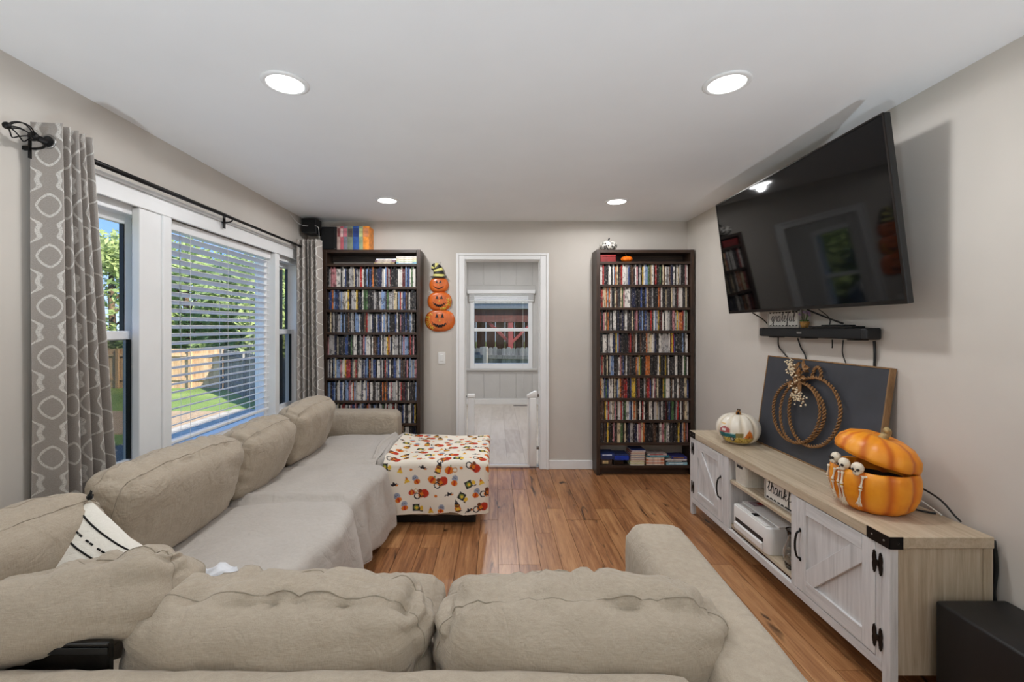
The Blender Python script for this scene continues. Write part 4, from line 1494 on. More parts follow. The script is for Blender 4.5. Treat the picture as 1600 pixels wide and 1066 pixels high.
bz = thing('storage_tin', 'dark brown box with cream label under the blue books', 'box', (1.05, 4.24, zb_))
MB().box(.985, 1.095, BF + .03, BF + .16, zb_, zb_ + .05).build('body', flat('x', (70, 52, 40)), bz, bevel=.004)
MB().box(1.005, 1.058, BF + .0285, BF + .03, zb_ + .01, zb_ + .038).build('label_card', flat('x', (206, 180, 128)), bz)
pile(.985, 1.115, [(.03, (34, 44, 84), 'navy book with dark spine', 0, None), (.026, (40, 60, 120), 'blue striped book, uppermost,', 0, (190, 196, 214))], 'left pile above the brown box', zb_ + .051)
cb = thing('cassette_box', 'flat black box with clear rim beside the brown box', 'box', (1.15, 4.24, zb_))
MB().box(1.105, 1.20, BF + .02, BF + .15, zb_, zb_ + .045).build('case', M['black_plastic'], cb, bevel=.004)
MB().box(1.108, 1.197, BF + .017, BF + .0205, zb_ + .004, zb_ + .041).build('front_window', flat('x', (16, 14, 14), .15), cb)
book('vivid blue binder tilted on the black box, bottom bay', 1.12, 1.255, BF + .02, BF + .17, zb_ + .047, zb_ + .085, (24, 56, 160), ang=-.06)
book('blue book lying above the vivid blue binder', 1.125, 1.25, BF + .03, BF + .165, zb_ + .087, zb_ + .098, (52, 66, 110))
mid = [(.016, (206, 206, 190), 'white book at the base of the tall pile', 0, None), (.022, (206, 204, 96), 'yellow book, second from the base,', .0, None), (.016, (186, 110, 70), 'russet book, third from the base,', .004, None), (.018, (110, 120, 170), 'blue-grey book, fourth from the base,', 0.003, None),
       (.017, (150, 60, 70), 'maroon book, fifth from the base,', .004, None), (.017, (92, 96, 130), 'slate book, sixth from the base,', .004, None), (.016, (190, 80, 60), 'red book, seventh from the base,', .006, None), (.016, (60, 76, 140), 'blue book at the head of the tall pile', .012, None)]
z = zb_
for h, c, nm, j, st in mid:
    book(f'{nm}, bottom bay' if 'pile' in nm else f'{nm} of the tall pile, bottom bay', 1.262 + j, 1.397 + j, BF + .012, BF + .16, z, z + h, c, spine='back', group='books in the bottom bay of the right bookcase'); z += h + .0006
z = zb_
for k in range(5):
    book(f'orange and white comic volume, {ordinal(k + 1)} from the shelf in its pile', 1.415, 1.585, BF + .018, BF + .15, z, z + .0135, (200, 108, 70) if k % 2 else (214, 190, 170), group='comic volumes', stripe=(226, 214, 200)); z += .014
book('teal blue book lying on the comic volumes', 1.425, 1.63, BF + .02, BF + .15, z + .0005, z + .0205, (44, 104, 122), stripe=(120, 160, 170))
book('white and red book lying above the teal book', 1.43, 1.61, BF + .022, BF + .15, z + .021, z + .036, (196, 176, 170), stripe=(170, 60, 60))
pile(1.60, 1.80, [(.026, (140, 184, 196), 'pale aqua book at the base', .005, (210, 224, 226)), (.016, (60, 56, 58), 'dark grey book above the aqua book', -.006, (190, 186, 180)), (.012, (206, 200, 194), 'thin white book', .0, None)], 'right-hand pile of the bottom bay')
book('worn indigo book topping the right-hand pile, bottom bay', 1.655, 1.80, BF + .02, BF + .16, zb_ + .0565, zb_ + .078, (58, 60, 128), stripe=(150, 110, 60))

# pumpkins and box on the right bookcase
def rib_fn(n, depth): return lambda q: 1 - depth * abs(math.cos(q * n / 2)) ** 6


def pumpkin_profile(R, Hh, dimple=.12, n=18):
    out = []
    for i in range(n + 1):
        a = PI * i / n
        r_ = R * (math.sin(a) ** .72 if 0 < i < n else .02)
        zz = -math.cos(a)
        zz = zz * Hh / 2 + Hh / 2
        if i > n - 4: zz -= dimple * Hh * ((i - (n - 4)) / 4) ** 1.5
        if i < 2: zz = max(zz, .0)
        out.append((max(r_, .001), zz))
    return out


B = MatB('spotted_pumpkin_paint')
vo = B.nt.nodes.new('ShaderNodeTexVoronoi'); vo.inputs['Scale'].default_value = 46
B.nt.links.new(B.coords((1, 1, 1)), vo.inputs['Vector'])
vd = NE(B.nt, vo.outputs['Distance'])
B.color(B.mix((vd - .33).abs().lt(.13), (226, 220, 210), (40, 34, 32))); B.set(rough=.4)
sm = B.m
dp = thing('spotted_pumpkin', 'white pumpkin with black animal spots on top of the right bookcase', 'pumpkin', (1.072, 4.24, TZ))
MB().lathe(pumpkin_profile(.083, .098), 64, Matrix.Translation((1.072, 4.24, TZ)), rib_fn(9, .07)).build('body', sm, dp, smooth=True)
MB().tube(smooth_path([(1.072, 4.24, TZ + .08), (1.074, 4.24, TZ + .105), (1.082, 4.238, TZ + .122)], 3), [.011, .009, .008, .008, .007, .007, .008], 8).build('stem', M['black_plastic'], dp, smooth=True)
ob = thing('small_pumpkin', 'small glossy orange pumpkin in the open top bay, right bookcase', 'pumpkin', (1.24, 4.215, zof(410.6) + .0125))
zz_ = zof(410.6) + .0125
MB().lathe(pumpkin_profile(.055, .058), 54, Matrix.Translation((1.24, 4.215, zz_)), rib_fn(9, .10)).build('body', pmat('orange_gloss', (232, 112, 26), .15, .06, 20), ob, smooth=True)
MB().tube(smooth_path([(1.24, 4.215, zz_ + .05), (1.236, 4.215, zz_ + .068), (1.226, 4.213, zz_ + .078)], 3), .0042, 8).build('stem', M['bark'], ob, smooth=True)
rx_ = thing('red_box', 'dark red box lying in the open top bay, right bookcase', 'box', (1.055, 4.24, zz_))
MB().box(.982, 1.128, BF + .02, BF + .16, zz_, zz_ + .046).build('body', flat('x', (126, 22, 20)), rx_, bevel=.003)
MB().box(.981, 1.129, BF + .019, BF + .161, zz_ + .046, zz_ + .066).build('lid', flat('x', (138, 26, 22)), rx_, bevel=.003)

# ------------------------------------------------------------------ stacked pumpkins hanging on the back wall
hp = thing('pumpkin_plaque', 'wall plaque of three stacked grinning pumpkins under a striped hat', 'wall decoration', (-.56, YB - .03, 1.355))
orange = pmat('plaque_orange', (214, 104, 34), .3, .10, 14, coat=.3)
blackp = pmat('plaque_black', (22, 18, 16), .45, .1, 30)


def squash(cx, cz, rx, rz, y, th):
    m_ = MB()
    def fn(u_, v_):
        a = u_ * 2 * PI; e = 2.35
        ca, sa = math.cos(a), math.sin(a)
        k = (abs(ca) ** e + abs(sa) ** e) ** (-1 / e)
        lob = 1 - .012 * abs(math.sin(a * 5))
        return Vector((cx + rx * v_ * k * ca * lob, y - th * math.sqrt(max(0, 1 - v_ ** 4)), cz + rz * v_ * k * sa * lob))
    return m_.grid(fn, 48, 10)


def yat(y, th, cx, cz, rx, rz, x, z):
    v_ = min(1, math.hypot((x - cx) / rx, (z - cz) / rz))
    return y - th * math.sqrt(max(0, 1 - v_ ** 4)) - .0015


PK = [(-.558, 1.463, .148, .110, YB - .004, .026), (-.561, 1.652, .120, .096, YB - .006, .03), (-.567, 1.812, .096, .078, YB - .008, .034)]
for k, (cx, cz, rx, rz, y, th) in enumerate(PK):
    pk = squash(cx, cz, rx, rz, y, th).build('pumpkin', orange, hp, smooth=True)
    s = rx / .12
    for e in (-1, 1):
        tri = [(cx + e * .022 * s - .014 * s, cz + .022 * s), (cx + e * .022 * s + .014 * s, cz + .022 * s), (cx + e * .022 * s, cz + .058 * s)]
        MB().prism(tri, lambda u, v, q: Vector((u, yat(y, th, cx, cz, rx, rz, u, v) - q * .002, v))).build('eye', blackp, pk)
    mp = []
    for i in range(25):
        t_ = i / 24 * 2 - 1
        mp.append((cx + t_ * .062 * s, cz - .045 * s + .03 * s * t_ * t_ + (.008 * s * (1 if i % 4 < 2 else -1) if k < 2 else 0)))
    MB().tube([(u, yat(y, th, cx, cz, rx, rz, u, v), v) for u, v in mp], [.002 + .005 * s * (1 - abs(i / 12 - 1) ** 2) for i in range(25)], 6).build('mouth', blackp, pk)
    nt_ = [(cx - .006 * s, cz - .006 * s), (cx + .006 * s, cz - .006 * s), (cx, cz + .014 * s)]
    MB().prism(nt_, lambda u, v, q: Vector((u, yat(y, th, cx, cz, rx, rz, u, v) - q * .0025, v))).build('nose', M['glitter'], pk)
    if k < 2:
        gl = MB(); rg = random.Random(k)
        sx = -1 if k == 0 else 1
        for i in range(70):
            a = rg.uniform(2.3, 4.3) if k == 0 else rg.uniform(-1.5, .5)
            q = rg.uniform(.68, .95)
            gx_, gz_ = cx + rx * q * math.cos(a), cz + rz * q * math.sin(a)
            gl.ball((gx_, yat(y, th, cx, cz, rx, rz, gx_, gz_) + .001, gz_), rg.uniform(.003, .006), 6, 4)
        gl.build('glitter_patch', M['glitter'], pk)
# hat: brim and a curled striped cone
MB().prism([(-.567 + .082 * math.cos(q), 1.889 + .010 * math.sin(q)) for q in [2 * PI * i / 24 for i in range(24)]], lambda u, v, k: Vector((u, YB - .046 + .03 * k, v))).build('hat_brim', blackp, hp, bevel=.002)
hat_y = pmat('hat_yellow', (214, 206, 122), .5, .08, 30)
axis = smooth_path([(-.567, 0, 1.892), (-.566, 0, 1.925), (-.572, 0, 1.96), (-.585, 0, 1.99), (-.608, 0, 1.995), (-.622, 0, 1.975), (-.624, 0, 1.955)], 4)
nA = len(axis)
bands = 8
hatp = None
for b in range(bands):
    i0 = b * (nA - 1) // bands; i1 = (b + 1) * (nA - 1) // bands
    seg = axis[i0:i1 + 1]
    rs = [.052 * (1 - (i0 + j) / (nA - 1)) ** .8 + .007 for j in range(len(seg))]
    MB().tube([(p.x, YB - .03, p.z) for p in seg], rs, 14, flat=(Vector((0, 1, 0)), .42)).build('hat_band', blackp if b % 2 == 1 else hat_y, hp, smooth=True)
MB().tube([(-.567, YB - .01, 1.98), (-.55, YB - .004, 2.04), (-.547, YB - .002, 2.04)], .0015, 5).build('hanging_wire', M['steel'], hp)

# ------------------------------------------------------------------ media console on the right
CX0, CX1, CY0, CY1, CZ = 1.46, 1.845, 1.64, 3.333, .62
cn = thing('media_console', 'long grey-washed barn-door media console along the right wall', 'console', ((CX0 + CX1) / 2, (CY0 + CY1) / 2, 0))
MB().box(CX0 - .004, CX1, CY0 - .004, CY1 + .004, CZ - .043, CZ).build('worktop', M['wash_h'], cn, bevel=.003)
PB = (2.148, 2.190); PA = (2.783, 2.846)      # uprights either side of the open bay
for y0, y1 in ((CY0, CY0 + .03), (CY1 - .03, CY1)):
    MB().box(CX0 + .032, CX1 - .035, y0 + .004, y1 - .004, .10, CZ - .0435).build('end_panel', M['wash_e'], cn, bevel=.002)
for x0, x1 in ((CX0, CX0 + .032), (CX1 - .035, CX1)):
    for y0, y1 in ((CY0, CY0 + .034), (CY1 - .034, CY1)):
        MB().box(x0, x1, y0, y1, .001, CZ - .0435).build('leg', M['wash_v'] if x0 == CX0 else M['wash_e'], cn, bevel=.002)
for y0, y1 in (PB, PA):
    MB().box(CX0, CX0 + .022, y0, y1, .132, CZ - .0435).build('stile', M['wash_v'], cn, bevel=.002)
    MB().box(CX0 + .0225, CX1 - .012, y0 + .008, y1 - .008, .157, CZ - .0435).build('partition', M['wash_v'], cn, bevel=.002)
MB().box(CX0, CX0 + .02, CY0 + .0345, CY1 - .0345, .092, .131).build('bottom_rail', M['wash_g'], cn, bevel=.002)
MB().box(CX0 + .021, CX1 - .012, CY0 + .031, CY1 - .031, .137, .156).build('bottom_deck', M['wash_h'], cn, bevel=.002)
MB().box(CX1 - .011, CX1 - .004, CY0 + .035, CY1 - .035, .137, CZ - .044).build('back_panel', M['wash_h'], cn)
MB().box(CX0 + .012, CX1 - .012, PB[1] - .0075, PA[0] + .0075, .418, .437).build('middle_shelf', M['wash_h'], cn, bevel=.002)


def barn_door(y0, y1, hinge_near, flip):
    z0, z1 = .137, CZ - .047
    w = .062
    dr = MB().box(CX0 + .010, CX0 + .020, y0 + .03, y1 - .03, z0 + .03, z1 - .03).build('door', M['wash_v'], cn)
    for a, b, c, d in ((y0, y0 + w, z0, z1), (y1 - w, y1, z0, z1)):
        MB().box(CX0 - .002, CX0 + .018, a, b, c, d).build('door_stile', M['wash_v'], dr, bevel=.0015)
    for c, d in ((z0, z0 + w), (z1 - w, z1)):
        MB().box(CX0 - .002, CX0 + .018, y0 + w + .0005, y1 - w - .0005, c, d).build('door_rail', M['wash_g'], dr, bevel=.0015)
    # diagonal brace
    a = Vector((CX0, y0 + w, z1 - w)); b = Vector((CX0, y1 - w, z0 + w))
    if flip: a, b = Vector((CX0, y1 - w, z1 - w)), Vector((CX0, y0 + w, z0 + w))
    d = (b - a).normalized(); n_ = Vector((1, 0, 0)).cross(d) * .024
    y_lo, y_hi, z_lo, z_hi = y0 + w, y1 - w, z0 + w, z1 - w
    def cl(p): return (min(max(p.y, y_lo), y_hi), min(max(p.z, z_lo), z_hi))
    e = d * .03
    sgn = 1 if d.y > 0 else -1
    dy = .052
    poly = [(a.y, a.z), (a.y + sgn * dy, a.z), (b.y, b.z + dy), (b.y, b.z), (b.y - sgn * dy, b.z), (a.y, a.z - dy)]
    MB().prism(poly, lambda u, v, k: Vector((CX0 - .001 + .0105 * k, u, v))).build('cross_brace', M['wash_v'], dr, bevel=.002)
    # bow handle on the free side
    hy = (y1 - .026) if hinge_near else (y0 + .026)
    hz = (z0 + z1) / 2 + .0
    hm = MB().tube(smooth_path([(CX0 - .002, hy, hz + .066), (CX0 - .018, hy, hz + .058), (CX0 - .026, hy, hz + .03), (CX0 - .028, hy, hz), (CX0 - .026, hy, hz - .03), (CX0 - .018, hy, hz - .058), (CX0 - .002, hy, hz - .066)], 4), .0048, 8)
    for q in (.07, -.07): hm.ball((CX0 - .004, hy, hz + q), .008, 10, 6, (.5, 1, 1.3))
    hm.build('handle', M['black_metal'], dr, smooth=True)
    # ornamental hinges
    ky = y0 - .012 if hinge_near else y1 + .012
    for kz in (z1 - .075, z0 + .075):
        hg = MB()
        for s in (-1, 1):
            yy = ky + s * .014
            pol = [(yy - .007, kz - .030), (yy + .007, kz - .030), (yy + .009, kz - .012), (yy + .007, kz), (yy + .009, kz + .012), (yy + .007, kz + .030), (yy - .007, kz + .030), (yy - .009, kz + .012), (yy - .007, kz), (yy - .009, kz - .012)]
            hg.prism(pol, lambda u, v, k: Vector((CX0 - .0045 + .0025 * k, u, v)))
            for e2 in (-1, 1):
                tip = kz + e2 * .030
                hg.prism([(yy - .005, tip), (yy + .005, tip), (yy + .0065, tip + e2 * .006), (yy, tip + e2 * .015), (yy - .0065, tip + e2 * .006)], lambda u, v, k: Vector((CX0 - .0045 + .0025 * k, u, v)))
        hg.box(CX0 - .0055, CX0 - .002, ky - .009, ky + .009, kz - .011, kz + .011)
        hg.build('hinge', M['black_metal'], dr)


barn_door(CY0 + .062, PB[0] - .002, True, False)
barn_door(PA[1] + .002, CY1 - .062, False, True)
for y0, y1 in ((CY0 + .0345, CY0 + .0605), (CY1 - .0605, CY1 - .0345)):
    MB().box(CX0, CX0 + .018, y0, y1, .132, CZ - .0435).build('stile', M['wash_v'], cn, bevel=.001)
for s, yc in ((1, CY0 - .004), (-1, CY1 + .004)):
    c_ = MB()
    c_.box(CX0 - .0065, CX0 - .0042, *sorted((yc, yc + s * .10)), CZ - .044, CZ + .001)
    c_.box(CX0 - .0042, CX0 + .045, *sorted((yc, yc - s * .0024)), CZ - .044, CZ + .001)
    co = c_.build('corner_bracket', M['black_metal'], cn)
    for q in (.022, .075):
        MB().ball((CX0 - .0068, yc + s * q, CZ - .022), .004, 10, 6, (.4, 1, 1)).build('rivet', M['steel'], co, smooth=True)
    MB().ball((CX0 + .026, yc - s * .0028, CZ - .022), .004, 10, 6, (1, .4, 1)).build('rivet', M['black_metal'], co, smooth=True)

# subwoofer at the near end
sb = thing('subwoofer', 'black subwoofer box on the floor at the end of the console', 'subwoofer', (1.73, 1.5, 0))
MB().box(1.602, 1.862, 1.33, 1.615, .022, .402).build('cabinet', M['sub_vinyl'], sb, bevel=.010, seg=3, smooth=True)
MB().box(1.615, 1.850, 1.318, 1.331, .04, .39).build('grille', M['black_cloth'], sb, bevel=.005)
for fx in (1.63, 1.835):
    for fy in (1.37, 1.58): MB().lathe([(.014, .001), (.017, .022)], 12, Matrix.Translation((fx, fy, 0))).build('foot', M['black_plastic'], sb)
pb_ = MB().box(1.50, 1.598, 1.50, 1.60, .001, .045)
tag(pb_.build('adapter_box', M['black_plastic'], None, bevel=.006), 'flat black adapter on the floor beside the subwoofer', 'adapter')

# ---- woven storage basket
bk = thing('storage_basket', 'cream woven storage basket in the upper open bay', 'basket', (1.60, 2.70, .438))
m = MB()
y0, y1, x0, x1 = 2.64, 2.772, 1.487, 1.78
def rrect(t, inset, zf):
    fl = .985 + .015 * zf
    hw_, hd = (x1 - x0) / 2 * fl - inset, (y1 - y0) / 2 * fl - inset
    e = 7.0; a = t * 2 * PI
    c, s = math.cos(a), math.sin(a)
    k = (abs(c) ** e + abs(s) ** e) ** (-1 / e)
    return ((x0 + x1) / 2 + hw_ * k * c, (y0 + y1) / 2 + hd * k * s)
NZ = 18
def bas(u, v):
    if v < .5:
        zf = v / .5; ins = .0025 * (int(zf * NZ * 2) % 2) + .0012 * math.sin(u * 2 * PI * 60)
        x, y = rrect(u, ins, zf); return Vector((x, y, .4382 + .122 * zf))
    zf = 1 - (v - .5) / .5
    x, y = rrect(u, .010, zf); return Vector((x, y, .4382 + .006 + .116 * zf))
m.grid(bas, 180, 76)
bko = m.build('body', pmat('cream_woven_plastic', (222, 216, 202), .6, .03, 30), bk, smooth=True)
MB().box(x0 + .012, x1 - .012, y0 + .012, y1 - .012, .439, .445).build('bottom', M['white_pot'], bk)
MB().tube([Vector((*rrect(i / 80, -.001, 1), .561)) for i in range(80)], .0045, 6, closed=True).build('rim', M['white_pot'], bk, smooth=True)
MB().box(x0 - .0015, x0 + .003, 2.675, 2.735, .535, .552).build('hand_hole', M['black_plastic'], bko, bevel=.002)

# ---- signs with hand-lettered script
STROKES = {
    'a': (.92, [[(.6, .9), (.3, 1.0), (.05, .6), (.1, .1), (.35, .05), (.58, .5), (.62, .95), (.6, .3), (.7, .02), (.92, .25)]]),
    'g': (.92, [[(.6, .9), (.3, 1.0), (.05, .6), (.15, .15), (.4, .15), (.6, .6), (.62, .95), (.6, -.4), (.4, -.9), (.1, -.7), (.3, -.3), (.92, .25)]]),
    'r': (.85, [[(0, .25), (.2, .9), (.25, 1.1), (.35, .9), (.6, .9), (.55, .4), (.65, .05), (.85, .25)]]),
    't': (.68, [[(0, .25), (.3, 1.0), (.42, 1.8), (.3, .6), (.4, .05), (.68, .25)], [(.02, 1.25), (.75, 1.38)]]),
    'e': (.75, [[(0, .25), (.4, .55), (.5, .9), (.3, 1.0), (.12, .6), (.2, .1), (.5, .05), (.75, .25)]]),
    'f': (.75, [[(0, .25), (.35, .9), (.55, 1.9), (.35, 2.0), (.28, 1.2), (.28, -.5), (.4, -.95), (.5, -.5), (.35, .1), (.75, .25)]]),
    'u': (.95, [[(0, .25), (.15, 1.0), (.12, .3), (.3, .02), (.55, .3), (.65, 1.0), (.62, .3), (.75, .02), (.95, .25)]]),
    'l': (.6, [[(0, .25), (.35, 1.0), (.42, 1.9), (.25, 1.9), (.2, .6), (.3, .03), (.6, .25)]]),
    'h': (.88, [[(0, .25), (.35, 1.1), (.42, 1.9), (.22, 1.9), (.18, .6), (.15, 0)], [(.15, .3), (.35, .9), (.55, .95), (.58, .4), (.65, .03), (.88, .25)]]),
    'n': (.9, [[(0, .25), (.12, 1.0), (.12, 0)], [(.12, .4), (.35, .95), (.55, .9), (.58, .3), (.68, .03), (.9, .25)]]),
    'k': (.85, [[(0, .25), (.35, 1.1), (.42, 1.9), (.22, 1.9), (.15, .6), (.12, 0)], [(.14, .4), (.5, .9), (.55, .6), (.2, .5), (.45, .2), (.65, .03), (.85, .25)]]),
}


def script(word, width, fn):
    """letters as flat ribbons; fn(u,v) metres -> 3d; width = total width; returns list of (char, MB)"""
    tot = sum(STROKES[c][0] for c in word); s = width / tot
    out = []; x = 0
    for ch in word:
        adv, sts = STROKES[ch]
        m = MB()
        for st in sts:
            pts = smooth_path([Vector((p[0] + x, p[1], 0)) for p in st], 5)
            rad = []
            for i, p in enumerate(pts):
                q = pts[min(i + 1, len(pts) - 1)] - pts[max(i - 1, 0)]
                rad.append(s * (.085 if q.y < 0 else .042))
            m.tube([fn(p.x * s, p.y * s) for p in pts], rad, 6, flat=(Vector((1, 0, 0)), .12))
        out.append((ch, m)); x += adv
    return out


def sign(name, label, word, xf, yfar, ynear, z0, z1, ww, fr=.008, lean=0.0):
    t = thing(name, label, 'sign', (xf + .01, (yfar + ynear) / 2, z0))
    ring(MB(), 'x', xf, xf + .02, ynear, yfar, z0, z1, fr, fr, fr, fr).build('frame', pmat('whitewashed_frame', (196, 190, 182), .6, .06, 30), t, bevel=.0015)
    bd = MB().box(xf + .006, xf + .018, ynear + fr, yfar - fr, z0 + fr, z1 - fr).build('board', M['white_pot'], t)
    h = z1 - z0
    # scalloped dark edge printed along top and bottom
    L = yfar - ynear - 2 * fr
    n_ = 9
    for k in range(n_):
        for zz, s in ((z0 + fr, 1), (z1 - fr, -1)):
            yc = ynear + fr + L * (k + .5) / n_
            pol = [(yc + .42 * L / n_ * math.cos(a), zz + s * .0085 * math.sin(a)) for a in [PI * i / 8 for i in range(9)]]
            MB().prism(pol, lambda u, v, q: Vector((xf + .0062 - .0006 * q, u, v))).build('scallop', M['black_thread'], bd)
    x_off = (yfar - ynear - ww) / 2
    vs = ww / sum(STROKES[c][0] for c in word)
    zc = (z0 + z1) / 2 - .45 * vs
    for ch, m in script(word, ww, lambda u, v: Vector((xf + .0048, yfar - x_off - u - .12 * v, zc + v))):
        m.build('letter_' + ch, M['black_thread'], bd)
    return t


sign('lettered_sign', 'framed white sign reading thankful in the upper open bay', 'thankful', 1.515, 2.50, 2.1995, .4378, .5655, .262)

# ---- printer
pr = thing('printer', 'white inkjet printer in the lower open bay', 'printer', (1.62, 2.59, .1565))
PX0, PX1, PY0, PY1, PZ0, PZ1 = 1.472, 1.77, 2.395, 2.765, .1568, .312
def rprism(x0, x1, y0, y1, z0, z1, r, front_only=True):
    pol = []
    for (cx, cy, a0) in ((x0 + r, y0 + r, PI), (x1 - .01, y0 + .01, 1.5 * PI), (x1 - .01, y1 - .01, 0), (x0 + r, y1 - r, .5 * PI)):
        rr_ = r if cx < (x0 + x1) / 2 else .01
        for i in range(7):
            a = a0 + (PI / 2) * i / 6
            pol.append((cx + rr_ * math.cos(a), cy + rr_ * math.sin(a)))
    return MB().prism(pol, lambda u, v, k: Vector((u, v, (z0, z1)[k])))
rprism(PX0, PX1, PY0, PY1, PZ0, PZ1 - .012, .035).build('housing', M['white_plastic'], pr, bevel=.004, smooth=True)
rprism(PX0 + .06, PX1, PY0 + .004, PY1 - .004, PZ1 - .0115, PZ1, .008).build('scanner_lid', M['white_plastic'], pr, bevel=.003, smooth=True)
MB().box(PX0 + .006, PX0 + .058, PY0 + .03, PY1 - .03, PZ1 - .0118, PZ1 - .004).build('control_panel', M['white_plastic'], pr, bevel=.003)
MB().box(PX0 + .018, PX0 + .048, PY0 + .15, PY0 + .19, PZ1 - .0042, PZ1 - .002).build('display', M['black_plastic'], pr)
MB().box(PX0 - .0012, PX0 + .01, PY0 + .045, PY1 - .045, PZ0 + .052, PZ0 + .075).build('paper_slot', M['black_plastic'], pr)
tr_ = MB(); tr_.prism([(PX0 - .012, PZ0 + .016), (PX0 - .004, PZ0 + .012), (PX0 - .0015, PZ0 + .012), (PX0 - .0015, PZ0 + .052), (PX0 - .012, PZ0 + .046)], lambda u, v, k: Vector((u, (PY0 + .045, PY1 - .045)[k], v)))
tr_.build('paper_tray', M['white_plastic'], pr, bevel=.002)
MB().box(PX0 + .09, PX0 + .20, PY1 - .09, PY1 - .02, PZ1 + .0002, PZ1 + .0008).build('sticker', pmat('sticker_print', (150, 132, 140), .5, .3, 90), pr)
MB().box(PX0 + .13, PX0 + .19, PY1 - .07, PY1 - .04, PZ1 + .0009, PZ1 + .0013).build('sticker_mark', flat('x', (190, 40, 52)), pr)
MB().box(PX0 + .10, PX1 - .04, PY0 - .0012, PY0 + .001, PZ0 + .095, PZ0 + .118).build('side_grip', flat('x', (190, 189, 186)), pr)

# ---- glass vase
vs_ = thing('glass_vase', 'clear glass vase beside the printer', 'vase', (1.525, 2.27, .1565))
prof = [(.030, .0), (.034, .004), (.047, .05), (.046, .09), (.030, .135), (.024, .16), (.030, .192), (.034, .20), (.031, .20), (.021, .162), (.026, .136), (.042, .09), (.043, .05), (.028, .010), (.001, .010)]
MB().lathe([(r_, z_ + .1568) for r_, z_ in prof], 40, Matrix.Translation((1.525, 2.27, 0)), lambda q: 1 + .02 * math.cos(q * 12)).build('vessel', M['clear'], vs_, smooth=True)
sh_ = MB(); rg = random.Random(2)
for k in range(26):
    a = rg.uniform(0, 6.28); q = rg.uniform(0, .022)
    sh_.ball((1.525 + q * math.cos(a), 2.27 + q * math.sin(a), .174 + k * .0035), .008, 8, 6, (1, 1, .7))
sh_.build('pebble_filling', pmat('pale_pebbles', (206, 198, 186), .5, .1, 60), vs_, smooth=True)

# ------------------------------------------------------------------ television
def tvp(y, z, d=0.0):
    """point on the tilted screen plane; d = depth behind the glass"""
    zb0, zt0, xb0, xt0 = 1.497, 2.296, 1.712, 1.612
    f_ = (z - zb0) / (zt0 - zb0)
    n_ = Vector((zt0 - zb0, 0, -(xt0 - xb0))).normalized()
    return Vector((xb0 + (xt0 - xb0) * f_, y, z)) + Vector((n_.x, 0, n_.z)) * d


TY0, TY1, TZ0, TZ1 = 1.84, 3.247, 1.497, 2.296
tv = thing('television', 'large black flat television tilted down on the right wall', 'television', (1.75, 2.54, 1.497))
def tvbox(y0, y1, z0, z1, d0, d1):
    m = MB(); vs = [tvp(y, z, d) for d in (d0, d1) for y in (y0, y1) for z in (z0, z1)]
    return m.add(vs, [(0, 1, 3, 2), (4, 6, 7, 5), (0, 4, 5, 1), (2, 3, 7, 6), (0, 2, 6, 4), (1, 5, 7, 3)])
tvbox(TY0, TY1, TZ0, TZ1, .002, .03).build('back_shell', M['black_plastic'], tv, bevel=.004)
tvbox(TY0 + .25, TY1 - .25, TZ0 + .04, TZ0 + .5, .0305, .062).build('rear_housing', M['black_plastic'], tv, bevel=.008)
tvbox(TY0 + .008, TY1 - .008, TZ0 + .018, TZ1 - .008, -.0005, .0019).build('screen', M['screen'], tv)
bz_ = MB()
for a in ((TY0, TY0 + .0075, TZ0, TZ1), (TY1 - .0075, TY1, TZ0, TZ1), (TY0 + .0076, TY1 - .0076, TZ1 - .0075, TZ1), (TY0 + .0076, TY1 - .0076, TZ0, TZ0 + .0175)):
    bb = tvbox(*a, -.003, .0019); bz_.add(bb.v, bb.f)
bz_.build('bezel', pmat('gunmetal_bezel', (46, 42, 40), .3, .05, 20, metal=.8), tv)
tvbox(2.51, 2.56, TZ0 - .006, TZ0 + .001, .0, .012).build('sensor', M['black_plastic'], tv, bevel=.001)
mt = MB()
mt.box(XR - .022, XR - .002, 2.3, 2.8, 1.70, 2.08)
mt.build('wall_plate', M['black_metal'], tv, bevel=.003)
for yy in (2.38, 2.7):
    q0 = tvp(yy, 1.98, .064); q1 = tvp(yy, 1.62, .064)
    MB().tube([q0, q1], .012, 6).tube([(XR - .02, yy, 1.95), tvp(yy, 1.88, .066)], .012, 6).tube([(XR - .02, yy, 1.75), tvp(yy, 1.70, .066)], .012, 6).build('mount_arm', M['black_metal'], tv)

# ------------------------------------------------------------------ soundbar with its small ornaments
sr = thing('soundbar', 'long black soundbar mounted on the wall below the television', 'soundbar', (1.83, 2.58, 1.335))
MB().box(1.795, 1.870, 2.143, 3.013, 1.337, 1.395).build('body', M['black_cloth'], sr, bevel=.008, seg=3, smooth=True)
MB().box(1.792, 1.868, 2.1415, 2.175, 1.3395, 1.3925).build('end_cap', M['black_plastic'], sr, bevel=.006)
MB().box(1.792, 1.868, 2.981, 3.0145, 1.3395, 1.3925).build('end_cap', M['black_plastic'], sr, bevel=.006)
MB().box(1.7935, 1.796, 2.60, 2.64, 1.36, 1.372).build('badge', M['steel'], sr)
for yy in (2.25, 2.6, 2.9):
    MB().box(1.80, XR - .001, yy - .02, yy + .02, 1.331, 1.3365).build('wall_bracket', M['black_metal'], sr)
sign('lettered_sign', 'framed white sign reading grateful on the soundbar', 'grateful', 1.845, 3.01, 2.70, 1.3955, 1.505, .235)
fp = thing('flower_pot', 'tiny wicker pot with mauve flowers on the soundbar', 'plant', (1.845, 2.645, 1.396))
MB().lathe([(.017, 1.396), (.021, 1.41), (.026, 1.432), (.024, 1.432), (.019, 1.415), (.001, 1.414)], 24, Matrix.Translation((1.845, 2.645, 0))).build('pot', pmat('wicker', (176, 130, 66), .7, .2, 120, stretch=(1, 1, 4)), fp, smooth=True)
rf_ = random.Random(5)
